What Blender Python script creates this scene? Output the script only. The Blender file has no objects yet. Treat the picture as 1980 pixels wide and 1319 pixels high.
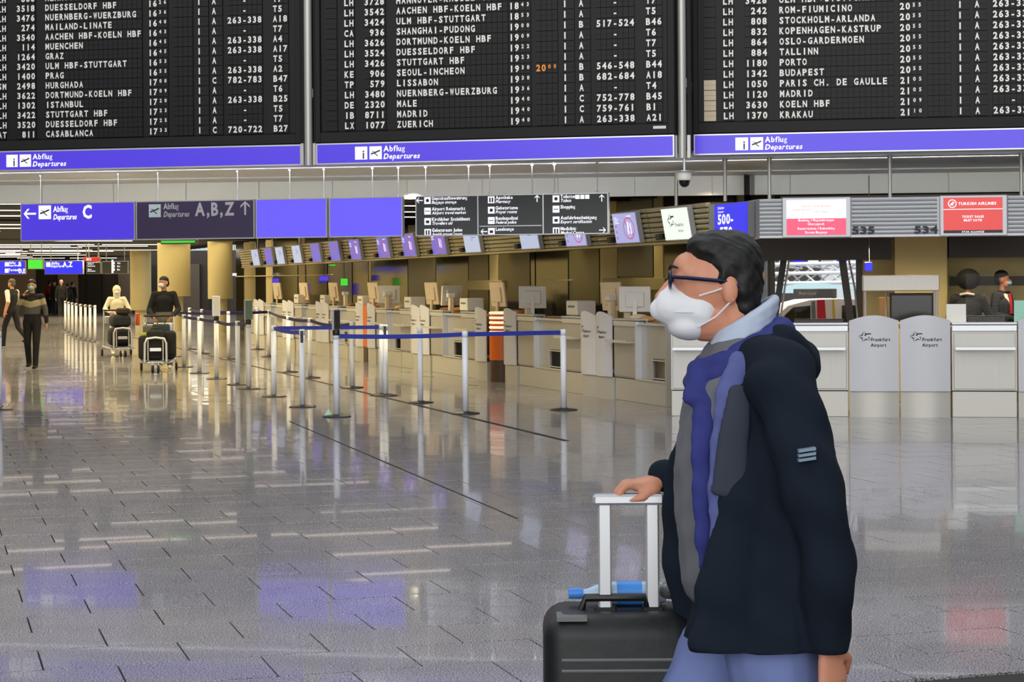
import bpy, math, random
import numpy as np
from mathutils import Vector, Matrix
random.seed(7)
PI = math.pi
C = bpy.context.scene.collection
SC = bpy.context.scene
# ---------------------------------------------------------------- camera
F, EYE, ROLL = 3700.0, 1.6, 0.007        # focal length in pixels of the 1980 px frame, eye height, roll
cam_d = bpy.data.cameras.new('camera'); cam = bpy.data.objects.new('camera', cam_d); C.objects.link(cam)
cam_d.sensor_width = 36.0; cam_d.lens = 36.0*F/1980.0
cam_d.shift_y = -119.5/1980.0
cam_d.clip_start = 0.1; cam_d.clip_end = 400
cam.matrix_world = Matrix.Translation((0, 0, EYE)) @ Matrix.Rotation(PI/2, 4, 'X') @ Matrix.Rotation(-ROLL, 4, 'Z')
SC.camera = cam
# ---------------------------------------------------------------- daylight of the open hall, exposure
w = bpy.data.worlds.new('daylight'); SC.world = w; w.use_nodes = True
bg = w.node_tree.nodes['Background']; bg.inputs[0].default_value = (0.90, 0.95, 1.0, 1); bg.inputs[1].default_value = 0.75
SC.view_settings.view_transform = 'Standard'; SC.view_settings.look = 'None'
SC.view_settings.exposure = 0.0; SC.view_settings.gamma = 1.0; SC.view_settings.use_curve_mapping = False
def area(name, loc, rot, sx, sy, power, col):
    l = bpy.data.lights.new(name, 'AREA'); l.shape = 'RECTANGLE'; l.size = sx; l.size_y = sy; l.energy = power; l.color = col
    o = bpy.data.objects.new(name, l); C.objects.link(o); o.location = loc; o.rotation_euler = rot; return o
area('skylight', (1.5, 10, 11), (math.radians(20), 0, 0), 16, 8, 500, (0.93, 0.96, 1.0))
sl = bpy.data.lights.new('front_fill_sun', 'SUN'); sl.energy = 1.75; sl.angle = math.radians(60); sl.color = (1.0, 0.98, 0.96)  # soft sun added from behind the camera to brighten bulkhead and counters
so = bpy.data.objects.new('front_fill_sun', sl); C.objects.link(so); so.location = (-6, -10, 8); so.rotation_euler = Vector((.28, 1, -.12)).to_track_quat('-Z', 'Y').to_euler()
def spot(name, loc, power, col, size=1.9, blend=0.6, rad=0.05, aim=(0, 0, -1)):
    l = bpy.data.lights.new(name, 'SPOT'); l.energy = power; l.color = col; l.spot_size = size; l.spot_blend = blend; l.shadow_soft_size = rad
    o = bpy.data.objects.new(name, l); C.objects.link(o); o.location = loc
    o.rotation_euler = Vector(aim).to_track_quat('-Z', 'Y').to_euler(); return o
# ---------------------------------------------------------------- geometry of the place
def ray(px, py):
    a = (px-990)/F; b = (540-py)/F; c, s = math.cos(ROLL), math.sin(ROLL)
    return (a*c+b*s, -a*s+b*c)                       # X and Z per metre of depth
def G(px, py, z=0.0):                                # point on the level z
    d = ray(px, py); t = (z-EYE)/d[1]; return Vector((d[0]*t, t, z))
def P(px, py, Y):
    d = ray(px, py); return Vector((d[0]*Y, Y, EYE+d[1]*Y))
class Frame:                                         # upright plane: x runs along it, y behind it
    def __init__(s, ox, oy, rz): s.o = Vector((ox, oy, 0)); s.rz = rz; s.d = Vector((math.cos(rz), math.sin(rz), 0)); s.n = Vector((-math.sin(rz), math.cos(rz), 0))
    def uv(s, px, py, back=0.0):
        r = ray(px, py); o = s.o+s.n*back
        det = -s.d.x+s.d.y*r[0]
        u = (o.x-o.y*r[0])/det; t = o.y+u*s.d.y
        return u, EYE+r[1]*t
    def w(s, u, v=0, z=0): p = s.o+s.d*u+s.n*v; return (p.x, p.y, z)
# ---------------------------------------------------------------- mesh helpers
class MB:
    def __init__(s): s.v = []; s.f = []; s.m = []
    def add(s, vs, fs, m=0):
        k = len(s.v); s.v += [tuple(v) for v in vs]; s.f += [tuple(i+k for i in f) for f in fs]; s.m += [m]*len(fs); return s
    def box(s, x0, x1, y0, y1, z0, z1, m=0, b=0.0):
        if b <= 0:
            v = [(x, y, z) for z in (z0, z1) for y in (y0, y1) for x in (x0, x1)]
            return s.add(v, [(0, 2, 3, 1), (4, 5, 7, 6), (0, 1, 5, 4), (2, 6, 7, 3), (0, 4, 6, 2), (1, 3, 7, 5)], m)
        v = []
        for sx, X in ((1, x0), (-1, x1)):
            for sy, Y in ((1, y0), (-1, y1)):
                for sz, Z in ((1, z0), (-1, z1)):
                    v += [(X, Y+sy*b, Z+sz*b), (X+sx*b, Y, Z+sz*b), (X+sx*b, Y+sy*b, Z)]
        def i(a, c, d, k): return (a*4+c*2+d)*3+k
        fs = []
        for a in (0, 1): fs.append([i(a, 0, 0, 0), i(a, 1, 0, 0), i(a, 1, 1, 0), i(a, 0, 1, 0)])
        for c in (0, 1): fs.append([i(0, c, 0, 1), i(1, c, 0, 1), i(1, c, 1, 1), i(0, c, 1, 1)])
        for d in (0, 1): fs.append([i(0, 0, d, 2), i(1, 0, d, 2), i(1, 1, d, 2), i(0, 1, d, 2)])
        for a in (0, 1):
            for c in (0, 1): fs.append([i(a, c, 0, 0), i(a, c, 1, 0), i(a, c, 1, 1), i(a, c, 0, 1)])
            for d in (0, 1): fs.append([i(a, 0, d, 0), i(a, 1, d, 0), i(a, 1, d, 2), i(a, 0, d, 2)])
        for c in (0, 1):
            for d in (0, 1): fs.append([i(0, c, d, 1), i(1, c, d, 1), i(1, c, d, 2), i(0, c, d, 2)])
        for a in (0, 1):
            for c in (0, 1):
                for d in (0, 1): fs.append([i(a, c, d, 0), i(a, c, d, 1), i(a, c, d, 2)])
        return s.add(v, fs, m)
    def tube(s, pts, r, n=10, m=0, cap=True, flat=None):
        pts = [Vector(p) for p in pts]; rs = r if isinstance(r, (list, tuple)) else [r]*len(pts); vs = []; up = None
        for k, p in enumerate(pts):
            t = (pts[min(k+1, len(pts)-1)]-pts[max(k-1, 0)]).normalized()
            ref = Vector((0, 0, 1)) if abs(t.z) < .9 else Vector((1, 0, 0))
            if up is None: up = ref
            a = t.cross(up)
            if a.length < .05: a = t.cross(ref)
            a.normalize(); b = a.cross(t).normalized(); up = b
            f = flat if flat else 1.0
            for j in range(n):
                q = 2*PI*j/n; vs.append(p+a*math.cos(q)*rs[k]*f+b*math.sin(q)*rs[k])
        fs = [(k*n+j, k*n+(j+1) % n, (k+1)*n+(j+1) % n, (k+1)*n+j) for k in range(len(pts)-1) for j in range(n)]
        if cap: fs += [tuple(range(n-1, -1, -1)), tuple((len(pts)-1)*n+j for j in range(n))]
        return s.add(vs, fs, m)
    def lathe(s, prof, c=(0, 0), n=16, m=0):        # prof: (radius, z)
        vs = [(c[0]+r*math.cos(2*PI*j/n), c[1]+r*math.sin(2*PI*j/n), z) for r, z in prof for j in range(n)]
        fs = [(k*n+j, k*n+(j+1) % n, (k+1)*n+(j+1) % n, (k+1)*n+j) for k in range(len(prof)-1) for j in range(n)]
        fs += [tuple(range(n-1, -1, -1)), tuple((len(prof)-1)*n+j for j in range(n))]
        return s.add(vs, fs, m)
    def ball(s, c, r, n=12, k=8, m=0):
        r = (r, r, r) if not isinstance(r, (tuple, list)) else r; vs = []
        for i in range(k+1):
            th = PI*i/k+1e-4*(i == 0)-1e-4*(i == k)
            for j in range(n): vs.append((c[0]+r[0]*math.sin(th)*math.cos(2*PI*j/n), c[1]+r[1]*math.sin(th)*math.sin(2*PI*j/n), c[2]+r[2]*math.cos(th)))
        fs = [(i*n+j, (i+1)*n+j, (i+1)*n+(j+1) % n, i*n+(j+1) % n) for i in range(k) for j in range(n)]
        return s.add(vs, fs, m)
    def poly(s, pts, y, t=0.0, m=0):                # outline in x,z; thickness t towards +y
        n = len(pts); vs = [(x, y, z) for x, z in pts]; fs = [tuple(range(n))]
        if t: vs += [(x, y+t, z) for x, z in pts]; fs += [tuple(range(2*n-1, n-1, -1))]+[(i, (i+1) % n, (i+1) % n+n, i+n) for i in range(n)]
        return s.add(vs, fs, m)
    def mesh(s, name, mats, smooth=False):
        me = bpy.data.meshes.new(name); me.from_pydata(s.v, [], s.f)
        for x in (mats if isinstance(mats, (list, tuple)) else [mats]): me.materials.append(x)
        me.polygons.foreach_set('material_index', s.m)
        if smooth: me.polygons.foreach_set('use_smooth', [True]*len(s.f))
        me.update(); return me
    def build(s, name, mats, parent=None, smooth=False, fix=True):
        me = s.mesh(name, mats, smooth)
        if fix and len(s.f) < 20000:
            import bmesh
            bm = bmesh.new(); bm.from_mesh(me); bmesh.ops.recalc_face_normals(bm, faces=bm.faces); bm.to_mesh(me); bm.free()
        if smooth:
            try: me.set_sharp_from_angle(angle=math.radians(40))
            except Exception: pass
        return link(name, me, parent)
def link(name, me, parent=None):
    o = bpy.data.objects.new(name, me); C.objects.link(o)
    if parent: o.parent = parent
    return o
def tag(o, label=None, cat=None, group=None, kind=None):
    if label: o['label'] = label
    if cat: o['category'] = cat
    if group: o['group'] = group
    if kind: o['kind'] = kind
    return o
def thing(name, label, cat, loc=(0, 0, 0), rz=0.0, group=None):
    o = bpy.data.objects.new(name, None); C.objects.link(o); o.location = loc; o.rotation_euler = (0, 0, rz); o.empty_display_size = .1
    return tag(o, label, cat, group)
def struct(o): o['kind'] = 'structure'; return o
def dup(o, parent=None):
    c = o.copy(); C.objects.link(c); c.parent = parent
    for ch in [x for x in KIDS(o)]: dup(ch, c)
    return c
def KIDS(o): return [x for x in C.objects if x.parent == o]
# ---------------------------------------------------------------- materials
MT = {}
def mat(name, col, rough=0.5, metal=0.0, noise=0.0, scale=8.0, bump=0.0, stretch=(1, 1, 1), spec=0.5, coat=0.0):
    m = bpy.data.materials.new(name); m.use_nodes = True; nt = m.node_tree; b = nt.nodes['Principled BSDF']; MT[name] = m
    c = tuple((x/255)**2.2 for x in col)+(1,)
    b.inputs['Base Color'].default_value = c; b.inputs['Roughness'].default_value = rough; b.inputs['Metallic'].default_value = metal
    b.inputs['Specular IOR Level'].default_value = spec; b.inputs['Coat Weight'].default_value = coat
    if noise or bump:
        tc = nt.nodes.new('ShaderNodeTexCoord'); mp = nt.nodes.new('ShaderNodeMapping'); mp.inputs['Scale'].default_value = stretch
        nz = nt.nodes.new('ShaderNodeTexNoise'); nz.inputs['Scale'].default_value = scale; nz.inputs['Detail'].default_value = 4
        nt.links.new(tc.outputs['Object'], mp.inputs[0]); nt.links.new(mp.outputs[0], nz.inputs[0])
        if noise:
            mx = nt.nodes.new('ShaderNodeMix'); mx.data_type = 'RGBA'; mx.inputs[6].default_value = tuple(x*(1-noise) for x in c[:3])+(1,)
            mx.inputs[7].default_value = tuple(min(1, x*(1+noise)) for x in c[:3])+(1,)
            nt.links.new(nz.outputs[0], mx.inputs[0]); nt.links.new(mx.outputs[2], b.inputs['Base Color'])
        if bump:
            bp = nt.nodes.new('ShaderNodeBump'); bp.inputs['Strength'].default_value = bump; bp.inputs['Distance'].default_value = .01
            nt.links.new(nz.outputs[0], bp.inputs['Height']); nt.links.new(bp.outputs[0], b.inputs['Normal'])
    return m
def emit(name, col, s=1.0, rough=.3):
    m = bpy.data.materials.new(name); m.use_nodes = True; b = m.node_tree.nodes['Principled BSDF']; MT[name] = m
    c = tuple((x/255)**2.2 for x in col)+(1,)
    b.inputs['Base Color'].default_value = tuple(x*.2 for x in c[:3])+(1,); b.inputs['Emission Color'].default_value = c; b.inputs['Emission Strength'].default_value = s
    b.inputs['Roughness'].default_value = rough; return m
def glass(name, col=(255, 255, 255), rough=0.0, alpha=.12):
    m = bpy.data.materials.new(name); m.use_nodes = True; nt = m.node_tree; MT[name] = m
    nt.nodes.remove(nt.nodes['Principled BSDF']); out = nt.nodes['Material Output']
    t = nt.nodes.new('ShaderNodeBsdfTransparent'); g = nt.nodes.new('ShaderNodeBsdfGlossy'); mx = nt.nodes.new('ShaderNodeMixShader'); fr = nt.nodes.new('ShaderNodeLayerWeight')
    t.inputs[0].default_value = tuple((x/255)**2.2 for x in col)+(1,); g.inputs['Roughness'].default_value = rough; fr.inputs['Blend'].default_value = alpha
    nt.links.new(fr.outputs['Fresnel'], mx.inputs[0]); nt.links.new(t.outputs[0], mx.inputs[1]); nt.links.new(g.outputs[0], mx.inputs[2]); nt.links.new(mx.outputs[0], out.inputs[0])
    return m
steel = mat('brushed_steel', (176, 174, 168), .38, .45, .08, 3, .02, (40, 40, 1))
steel_l = mat('plinth_steel', (190, 187, 178), .42, .35, .06, 3, .02, (1, 1, 30))
alu = mat('silver_aluminium', (205, 207, 210), .3, .55)
post_m = mat('white_aluminium', (232, 234, 238), .35, .0)
panel_w = mat('pale_grey_laminate', (196, 196, 200), .45, 0, .03, 5)
black = mat('black_plastic', (22, 22, 23), .45)
blackm = mat('matt_black', (14, 14, 14), .8)
grey = mat('mid_grey_paint', (110, 110, 110), .5)
lgrey = mat('light_grey_paint', (178, 178, 176), .5, 0, .04, 2)
dgrey = mat('dark_grey_paint', (52, 52, 52), .5)
white = mat('white_plastic', (215, 213, 205), .4)
beige = mat('beige_plastic', (215, 198, 170), .45)
cream = mat('cream_wall_paint', (206, 190, 138), .55, 0, .06, 1.5)
olive = mat('olive_wall_panel', (96, 88, 58), .3, .1, .1, 2)
darkgl = mat('dark_smoked_glass', (34, 34, 27), .12, 0, .15, 1.5)
orange = mat('orange_laminate', (214, 100, 10), .4)
paper = mat('paper', (225, 222, 212), .7)
wood = mat('light_wood', (190, 140, 85), .5, 0, .2, 6, 0, (1, 8, 1))
navy_belt = mat('blue_webbing', (38, 52, 150), .65, 0, .1, 60)
rubber = mat('black_rubber', (20, 20, 20), .7)
chrome = mat('chrome', (220, 220, 220), .15, 1)
ribg = mat('slatted_fascia_metal', (190, 180, 142), .35, .3)
ribr = mat('slatted_silver_metal', (196, 198, 200), .35, .3)
fascia_g = mat('silver_grey_metal', (172, 174, 178), .35, .4)
bulk_m = mat('bulkhead_pale_metal', (236, 238, 234), .42, .2, .06, .8)
soff_m = mat('soffit_grey_metal', (225, 226, 226), .4, .05)
louvre = mat('louvre_black', (24, 22, 18), .6)
text_w = emit('lit_white_print', (245, 245, 255), 1.0)
blue_l = emit('lit_violet_blue', (78, 60, 208), 1.0)
blue_2 = emit('lit_light_violet', (104, 92, 242), 1.0)
blue_s = emit('lit_pure_blue', (40, 44, 232), 1.0)
violet_d = mat('unlit_dull_violet', (66, 56, 84), .35)
greyblk = mat('charcoal_sign_face', (66, 68, 68), .45)
print_k = mat('black_print', (40, 40, 48), .6)
print_w = mat('white_print', (205, 205, 200), .6)
flapt = mat('flap_lettering', (226, 226, 218), .6)
flapo = mat('flap_lettering_orange', (235, 140, 50), .6)
flap_m = mat('flap_black', (24, 24, 23), .5, 0, .1, 30, spec=.25)
board_m = mat('board_casing_charcoal', (32, 32, 31), .6, spec=.25)
green_l = emit('lit_green', (70, 215, 60), 1.0)
red_l = emit('lit_red', (225, 30, 35), 1.0)
red_b = emit('lit_brick_red', (212, 62, 58), 1.0)
pink_l = emit('lit_rose', (228, 78, 112), 1.0)
scrw = emit('lit_screen_white', (235, 245, 235), 1.0)
scrb = emit('lit_screen_lilac', (168, 172, 228), .9)
scrc = emit('lit_screen_pale_blue', (176, 190, 220), .9)
scrd = emit('lit_screen_violet', (96, 92, 200), .9)
scr_red = emit('lit_crimson', (205, 60, 110), .9)
# ---------------------------------------------------------------- lettering
GL = {}
def glyph(ch):
    if ch in GL: return GL[ch]
    cu = bpy.data.curves.new('g', 'FONT'); cu.body = ch; cu.resolution_u = 2; cu.size = 1.0; cu.offset = 0.034 if not ch.islower() else (0.0 if ch in 'gäöü' else 0.024)
    o = bpy.data.objects.new('g', cu); C.objects.link(o)
    dg = bpy.context.evaluated_depsgraph_get(); me = bpy.data.meshes.new_from_object(o.evaluated_get(dg))
    v = [(q.co.x, q.co.y) for q in me.vertices]; f = [tuple(p.vertices) for p in me.polygons]
    bpy.data.objects.remove(o); bpy.data.curves.remove(cu); bpy.data.meshes.remove(me)
    xs = [a for a, b in v] or [0]; GL[ch] = (v, f, min(xs), max(xs)); return GL[ch]
CAPH = 0.70
def put(mb, s, x, z, h, y=-.002, xs=1.0, mono=None, shear=0.0, m=0, track=.06, align='l'):
    """writes s with capitals h tall; mono = cell width"""
    k = h/CAPH
    if mono is None:
        wd = 0
        for ch in s: wd += (.30 if ch == ' ' else (glyph(ch)[3]-glyph(ch)[2]+track+.02))*k*xs
        if align == 'c': x -= wd/2
        if align == 'r': x -= wd
    for i, ch in enumerate(s):
        if ch == ' ':
            x += mono if mono else .30*k*xs; continue
        v, f, a, b = glyph(ch)
        if mono:
            ox = x+mono/2; sc = min(xs*k, mono*.78/max(b-a, .01)) if (b-a)*k*xs > mono*.78 else xs*k
            vs = [(ox+(p-(a+b)/2)*sc, y, z+q*k) for p, q in v]; x += mono
        else:
            vs = [(x+(p-a)*k*xs+shear*q*k, y, z+q*k) for p, q in v]; x += (b-a+track+.02)*k*xs
        mb.add(vs, f, m)
    return x
def arrow(mb, cx, cz, s, ang, y=-.003, m=0):
    c, n = math.cos(ang), math.sin(ang)
    def R(p): return (cx+p[0]*c-p[1]*n, cz+p[0]*n+p[1]*c)
    for q in ([(-.5, -.07), (.45, -.07), (.45, .07), (-.5, .07)], [(.5, 0), (.18, .36), (.02, .36), (.34, 0)], [(.5, 0), (.34, 0), (.02, -.36), (.18, -.36)]):
        mb.poly([R((a*s, b*s)) for a, b in q], y, 0, m)
def planeicon(mb, x, z, s, y, mw, mk, flip=False):
    mb.poly([(x, z), (x+s, z), (x+s, z+s), (x, z+s)], y, 0, mw)
    for q in ([(.10, .40), (.16, .36), (.34, .42), (.82, .60), (.90, .70), (.80, .72), (.34, .53), (.16, .50)], [(.12, .66), (.20, .66), (.60, .54), (.48, .50)], [(.36, .46), (.48, .46), (.74, .26), (.62, .26)]):
        mb.poly([(x+(1-a if flip else a)*s, z+b*s) for a, b in q], y-.002, 0, mk)
def starlogo(mb, cx, cz, s, y, m=0):
    for k in range(5):
        a = PI/2+k*2*PI/5+.2
        o = (cx+s*math.cos(a), cz+s*math.sin(a)*.8)
        for d in (-1, 1):
            b = a+d*PI/5; i = (cx+s*.48*math.cos(b), cz+s*.48*math.sin(b)*.8)
            if k == 4 and d == -1: continue
            n = Vector((i[1]-o[1], o[0]-i[0])).normalized()*s*.12
            mb.poly([o, (i[0]+n.x, i[1]+n.y), (i[0]-n.x*.4, i[1]-n.y*.4)], y, 0, m)
    for r0, a0, a1 in ((s*1.25, .2, .9),):
        pts = [(cx+s*.55+r0*math.cos(a)*.8, cz-s*.7+r0*math.sin(a)) for a in (a0+1.1, 1.9, 2.3)]
        mb.poly(pts+[(p[0]+s*.08, p[1]-s*.16) for p in pts[::-1]], y, 0, m)
# ================================================================ SETTING
def granite():
    m = bpy.data.materials.new('polished_granite'); m.use_nodes = True; nt = m.node_tree; b = nt.nodes['Principled BSDF']; L = nt.links.new
    ge = nt.nodes.new('ShaderNodeNewGeometry')
    def nz(sc, det=2):
        n = nt.nodes.new('ShaderNodeTexNoise'); n.inputs['Scale'].default_value = sc; n.inputs['Detail'].default_value = det; L(ge.outputs['Position'], n.inputs[0]); return n
    def ramp(src, stops):
        r = nt.nodes.new('ShaderNodeValToRGB'); e = r.color_ramp.elements
        e[0].position, e[0].color = stops[0][0], stops[0][1]+(1,); e[1].position, e[1].color = stops[-1][0], stops[-1][1]+(1,)
        for p, c in stops[1:-1]: q = e.new(p); q.color = c+(1,)
        L(src, r.inputs[0]); return r
    g = lambda x: (x, x*.955, x*.985)
    r1 = ramp(nz(150, 4).outputs[0], [(.34, g(.04)), (.45, g(.18)), (.55, g(.35)), (.66, g(.60))])
    r2 = ramp(nz(3.2, 3).outputs[0], [(.3, (.93, .93, .93)), (.7, (1.07, 1.07, 1.07))])
    mx = nt.nodes.new('ShaderNodeMix'); mx.data_type = 'RGBA'; mx.blend_type = 'MULTIPLY'; mx.inputs[0].default_value = 1
    L(r1.outputs[0], mx.inputs[6]); L(r2.outputs[0], mx.inputs[7]); L(mx.outputs[2], b.inputs['Base Color'])
    rr = ramp(nz(1.3, 4).outputs[0], [(.3, (.085,)*3), (.75, (.125,)*3)]); L(rr.outputs[0], b.inputs['Roughness'])
    n3 = nz(2.6, 2); bp = nt.nodes.new('ShaderNodeBump'); bp.inputs['Strength'].default_value = .035; bp.inputs['Distance'].default_value = .004
    L(n3.outputs[0], bp.inputs['Height']); L(bp.outputs[0], b.inputs['Normal']); b.inputs['IOR'].default_value = 1.13; b.inputs['Coat Weight'].default_value = .28; b.inputs['Coat Roughness'].default_value = .022; b.inputs['Coat IOR'].default_value = 1.2
    return m
gran = granite()
joint_m = mat('dark_floor_joint', (46, 43, 40), .8)
floor = struct(MB().box(-45, 30, -3, 110, -.12, -.012).build('floor', joint_m))
struct(MB().box(-45, 30, 46, 110, -.012, .0).build('floor_finish', gran, floor))
FT = math.radians(17.1); TW, TD, GAP = .60, .44, .007
ft = Frame(*G(453, 1313.6)[:2], FT)
tiles = []
for j in range(-2, 96):
    yl = j*TD
    for i in range(-70, 75):
        xl = i*TW+(.3 if j % 2 else 0)+.18
        x, y, _ = ft.w(xl+TW/2, yl+TD/2)
        if 3.6 < y < 46.2 and abs(x) < .285*y+4.5 and x < 10.1: tiles.append((y, x, xl, yl))
tiles.sort(key=lambda t: t[0])
inview = [t for t in tiles if t[0] > 6.7 and abs(t[1]) < .285*t[0]+.3][:290]
ids = set(id(t) for t in inview)
hb = MB().box(GAP/2, TW-GAP/2, GAP/2, TD-GAP/2, -.03, 0, 0, .0012)
tm = hb.mesh('tile', gran)
for k, t in enumerate(inview):
    o = link('tile', tm, floor); o.location = ft.w(t[2], t[3]); o.rotation_euler = (random.gauss(0, .0011), random.gauss(0, .0008), FT)
mb = MB()
for t in tiles:
    if id(t) in ids: continue
    x0, x1, y0, y1 = t[2]+GAP/2, t[2]+TW-GAP/2, t[3]+GAP/2, t[3]+TD-GAP/2
    a, b_ = random.gauss(0, .0003), random.gauss(0, .0003)
    zz = [a+b_, -a+b_, -a-b_, a-b_]
    top = [ft.w(x0, y0), ft.w(x1, y0), ft.w(x1, y1), ft.w(x0, y1)]
    vs = [(p[0], p[1], z) for p, z in zip(top, zz)]+[(p[0], p[1], -.02) for p in top]
    mb.add(vs, [(0, 1, 2, 3), (0, 4, 5, 1), (1, 5, 6, 2), (2, 6, 7, 3), (3, 7, 4, 0)])
far_t = mb.build('floor_tiles', gran, floor, fix=False); far_t['kind'] = 'stuff'
# expansion joint running along the hall
a, b_ = G(393, 685), G(1000, 830); dd = (b_-a).normalized(); a2 = a-dd*14; b2 = b_+dd*1.6
def strip(a, b, wd, z0, z1, name, m, parent=None):
    d = (Vector(b)-Vector(a)).normalized(); n = Vector((-d.y, d.x, 0))*wd/2
    vs = [Vector(a)-n, Vector(b)-n, Vector(b)+n, Vector(a)+n]
    return MB().add([(v.x, v.y, z) for z in (z0, z1) for v in vs], [(0, 3, 2, 1), (4, 5, 6, 7), (0, 1, 5, 4), (1, 2, 6, 5), (2, 3, 7, 6), (3, 0, 4, 7)]).build(name, m, parent)
struct(strip(a2, b2, .055, -.01, .0035, 'expansion_joint', joint_m, floor))
a, b_ = G(560, 815), G(1000, 1003)
struct(strip(a, b_, .012, -.01, .003, 'expansion_joint', joint_m, floor))
green_tape = emit('green_tape', (120, 175, 70), .0); green_tape.node_tree.nodes['Principled BSDF'].inputs['Base Color'].default_value = (.12, .35, .05, 1)
for i, (x, y) in enumerate(((676, 699), (722, 710), (775, 719), (822, 728), (905, 745), (960, 752))):
    p = G(x, y); q = G(x+16, y+1)
    tag(strip(p, q, .06, 0, .004, 'floor_tape', green_tape), 'green tape strip on the lane floor, '+('first counted from the far end', 'second counted from the far end', 'third counted from the far end', 'third counted from the ringed column', 'second counted from the ringed column', 'beside the foot of the ringed column')[i], 'floor tape', 'green tape strips on the floor')
# ---- ceiling over the low hall
CP = [(-40, 26.0), (3.7, 26.0), (3.55, 27.2), (-21.8, 100), (-40, 100)]
ceil_slab = struct(MB().add([(x, y, z) for z in (3.10, 3.22) for x, y in CP], [(4, 3, 2, 1, 0), (5, 6, 7, 8, 9)]+[(i, (i+1) % 5, (i+1) % 5+5, i+5) for i in range(5)]).build('ceiling', louvre))
lf = Frame(*G(453, 1313.6)[:2], FT)
strip_lamp = emit('lamp_strip_white', (255, 236, 216), 5.0)
def segm(L): return MB().box(-L/2, L/2, -.03, .03, 2.80, 2.811).mesh('light_strip', strip_lamp)
segs = [segm(L) for L in (2.3, 3.0)]
aw = Frame(-2, 26.9, FT)
def bkv(p): return (p[0]*math.sin(math.radians(6.8))+(p[1]-26.35)*math.cos(math.radians(6.8)))
for k in range(66):
    v = 1.1*k+.3; u0 = -23.0
    while bkv(aw.w(u0, v)) < .3 and u0 < 5: u0 += .3
    if u0 < 4.2:
        o = MB().box(u0, 4.9-.02*k, -.02, .02, 2.84, 3.10).build('louvre_baffle', louvre, ceil_slab); o.location = aw.w(0, v); o.rotation_euler = (0, 0, FT)
for k in range(-2, 27):
    u = -23+random.random()*2
    while u < 12:
        L = random.choice((0, 1, 1)); ln = (2.3, 3.0)[L]
        p = aw.w(u+ln/2, 2.7*k+1.25); zc = p[1]
        inside = p[0] > -.33*zc and u+ln < 4.8-.05*k and bkv(aw.w(u, 2.7*k+1.25)) > .4
        if inside and random.random() < (.8 if k < 8 else .45):
            o = link('light_strip', segs[L], ceil_slab); o.location = p; o.rotation_euler = (0, 0, FT)
        u += ln+random.choice((.25, .25, 1.6))
# ---- gallery over the mouth of the low hall, soffit and bulkhead
gy = Frame(0, 22.85, -math.radians(10.0))
struct(MB().box(-14, 14, 0, .25, 3.0, 7.5).build('wall_gallery', dgrey)).location = (0, 0, 0)
o = bpy.data.objects['wall_gallery']; o.location = gy.w(0); o.rotation_euler = (0, 0, gy.rz)
bk = Frame(0, 26.35, -math.radians(6.8))
def qslab(pts, z0, z1, name, m, parent=None):
    n = len(pts); return MB().add([(p[0], p[1], z) for z in (z0, z1) for p in pts], [tuple(range(n-1, -1, -1)), tuple(range(n, 2*n))]+[(i, (i+1) % n, (i+1) % n+n, i+n) for i in range(n)]).build(name, m, parent)
soffit = struct(qslab([gy.w(-14, .25), gy.w(14, .25), bk.w(14, .1), bk.w(-14, .1)], 3.004, 3.1, 'ceiling_soffit', soff_m))
struct(qslab([gy.w(-14, -.01), gy.w(14, -.01), gy.w(14, .5), gy.w(-14, .5)], 2.995, 3.09, 'soffit_edge', soff_m, soffit))
for k in range(6):
    m_ = MB().box(-14, 14, -.045, .045, 2.985, 3.004).build('soffit_rib', soff_m, soffit); m_.location = bk.w(0, -.12-.16*k); m_.rotation_euler = (0, 0, bk.rz); struct(m_)
bulk = struct(MB().box(-14, 14, 0, .12, 2.725, 3.1).build('wall_bulkhead', bulk_m)); bulk.location = bk.w(0); bulk.rotation_euler = (0, 0, bk.rz)
u = -13.0; k = 0
while u < 13.5:                                        # metal panels of the bulkhead
    wd = 1.05
    p = MB().box(u+.006, u+wd-.006, -.02, .001, 2.72, 2.995, 0, .003).build('panel', bulk_m, bulk); struct(p); u += wd
for k, x in enumerate((236, 1402, 1488)): pass
area('bulkhead_fill', gy.w(0, .30, 2.97), (math.radians(100), 0, gy.rz), 26, .04, 60, (1, .99, .96)).rotation_euler = (math.radians(-80)+PI, 0, gy.rz)  # added lamp behind the gallery lip, only there to brighten the bulkhead
# ---- far end wall, side walls
struct(MB().box(-40, 16, 99, 99.3, 0, 3.2).build('wall_far', mat('far_wall_brown', (58, 50, 42), .5)))
lw = Frame(-9.8, 24.5, FT)
struct(MB().box(3.3, 9.6, 26.2, 27.7, 3.1, 3.2).build('ceiling_strip', louvre)); struct(MB().box(3.4, 9.6, 27.6, 27.7, 2.45, 3.2).build('wall_upper', louvre))
o = struct(MB().box(-.3, 0, 0, 82, 0, 3.2).build('wall_left', cream)); o.location = lw.w(0); o.rotation_euler = (0, 0, FT)
struct(MB().box(9.5, 9.8, 21, 32, 0, 3.2).build('wall_right', cream))
fw = mat('light_block_grey', (120, 118, 112), .6)
struct(MB().box(-12.4, -12.1, -3, 23.0, 0, 6.0).build('wall_left_light_block', fw)); struct(MB().box(10.2, 10.5, -3, 21.0, 0, 6.0).build('wall_right_light_block', fw))  # unseen walls added to keep sideways sky light off the desk row
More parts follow.
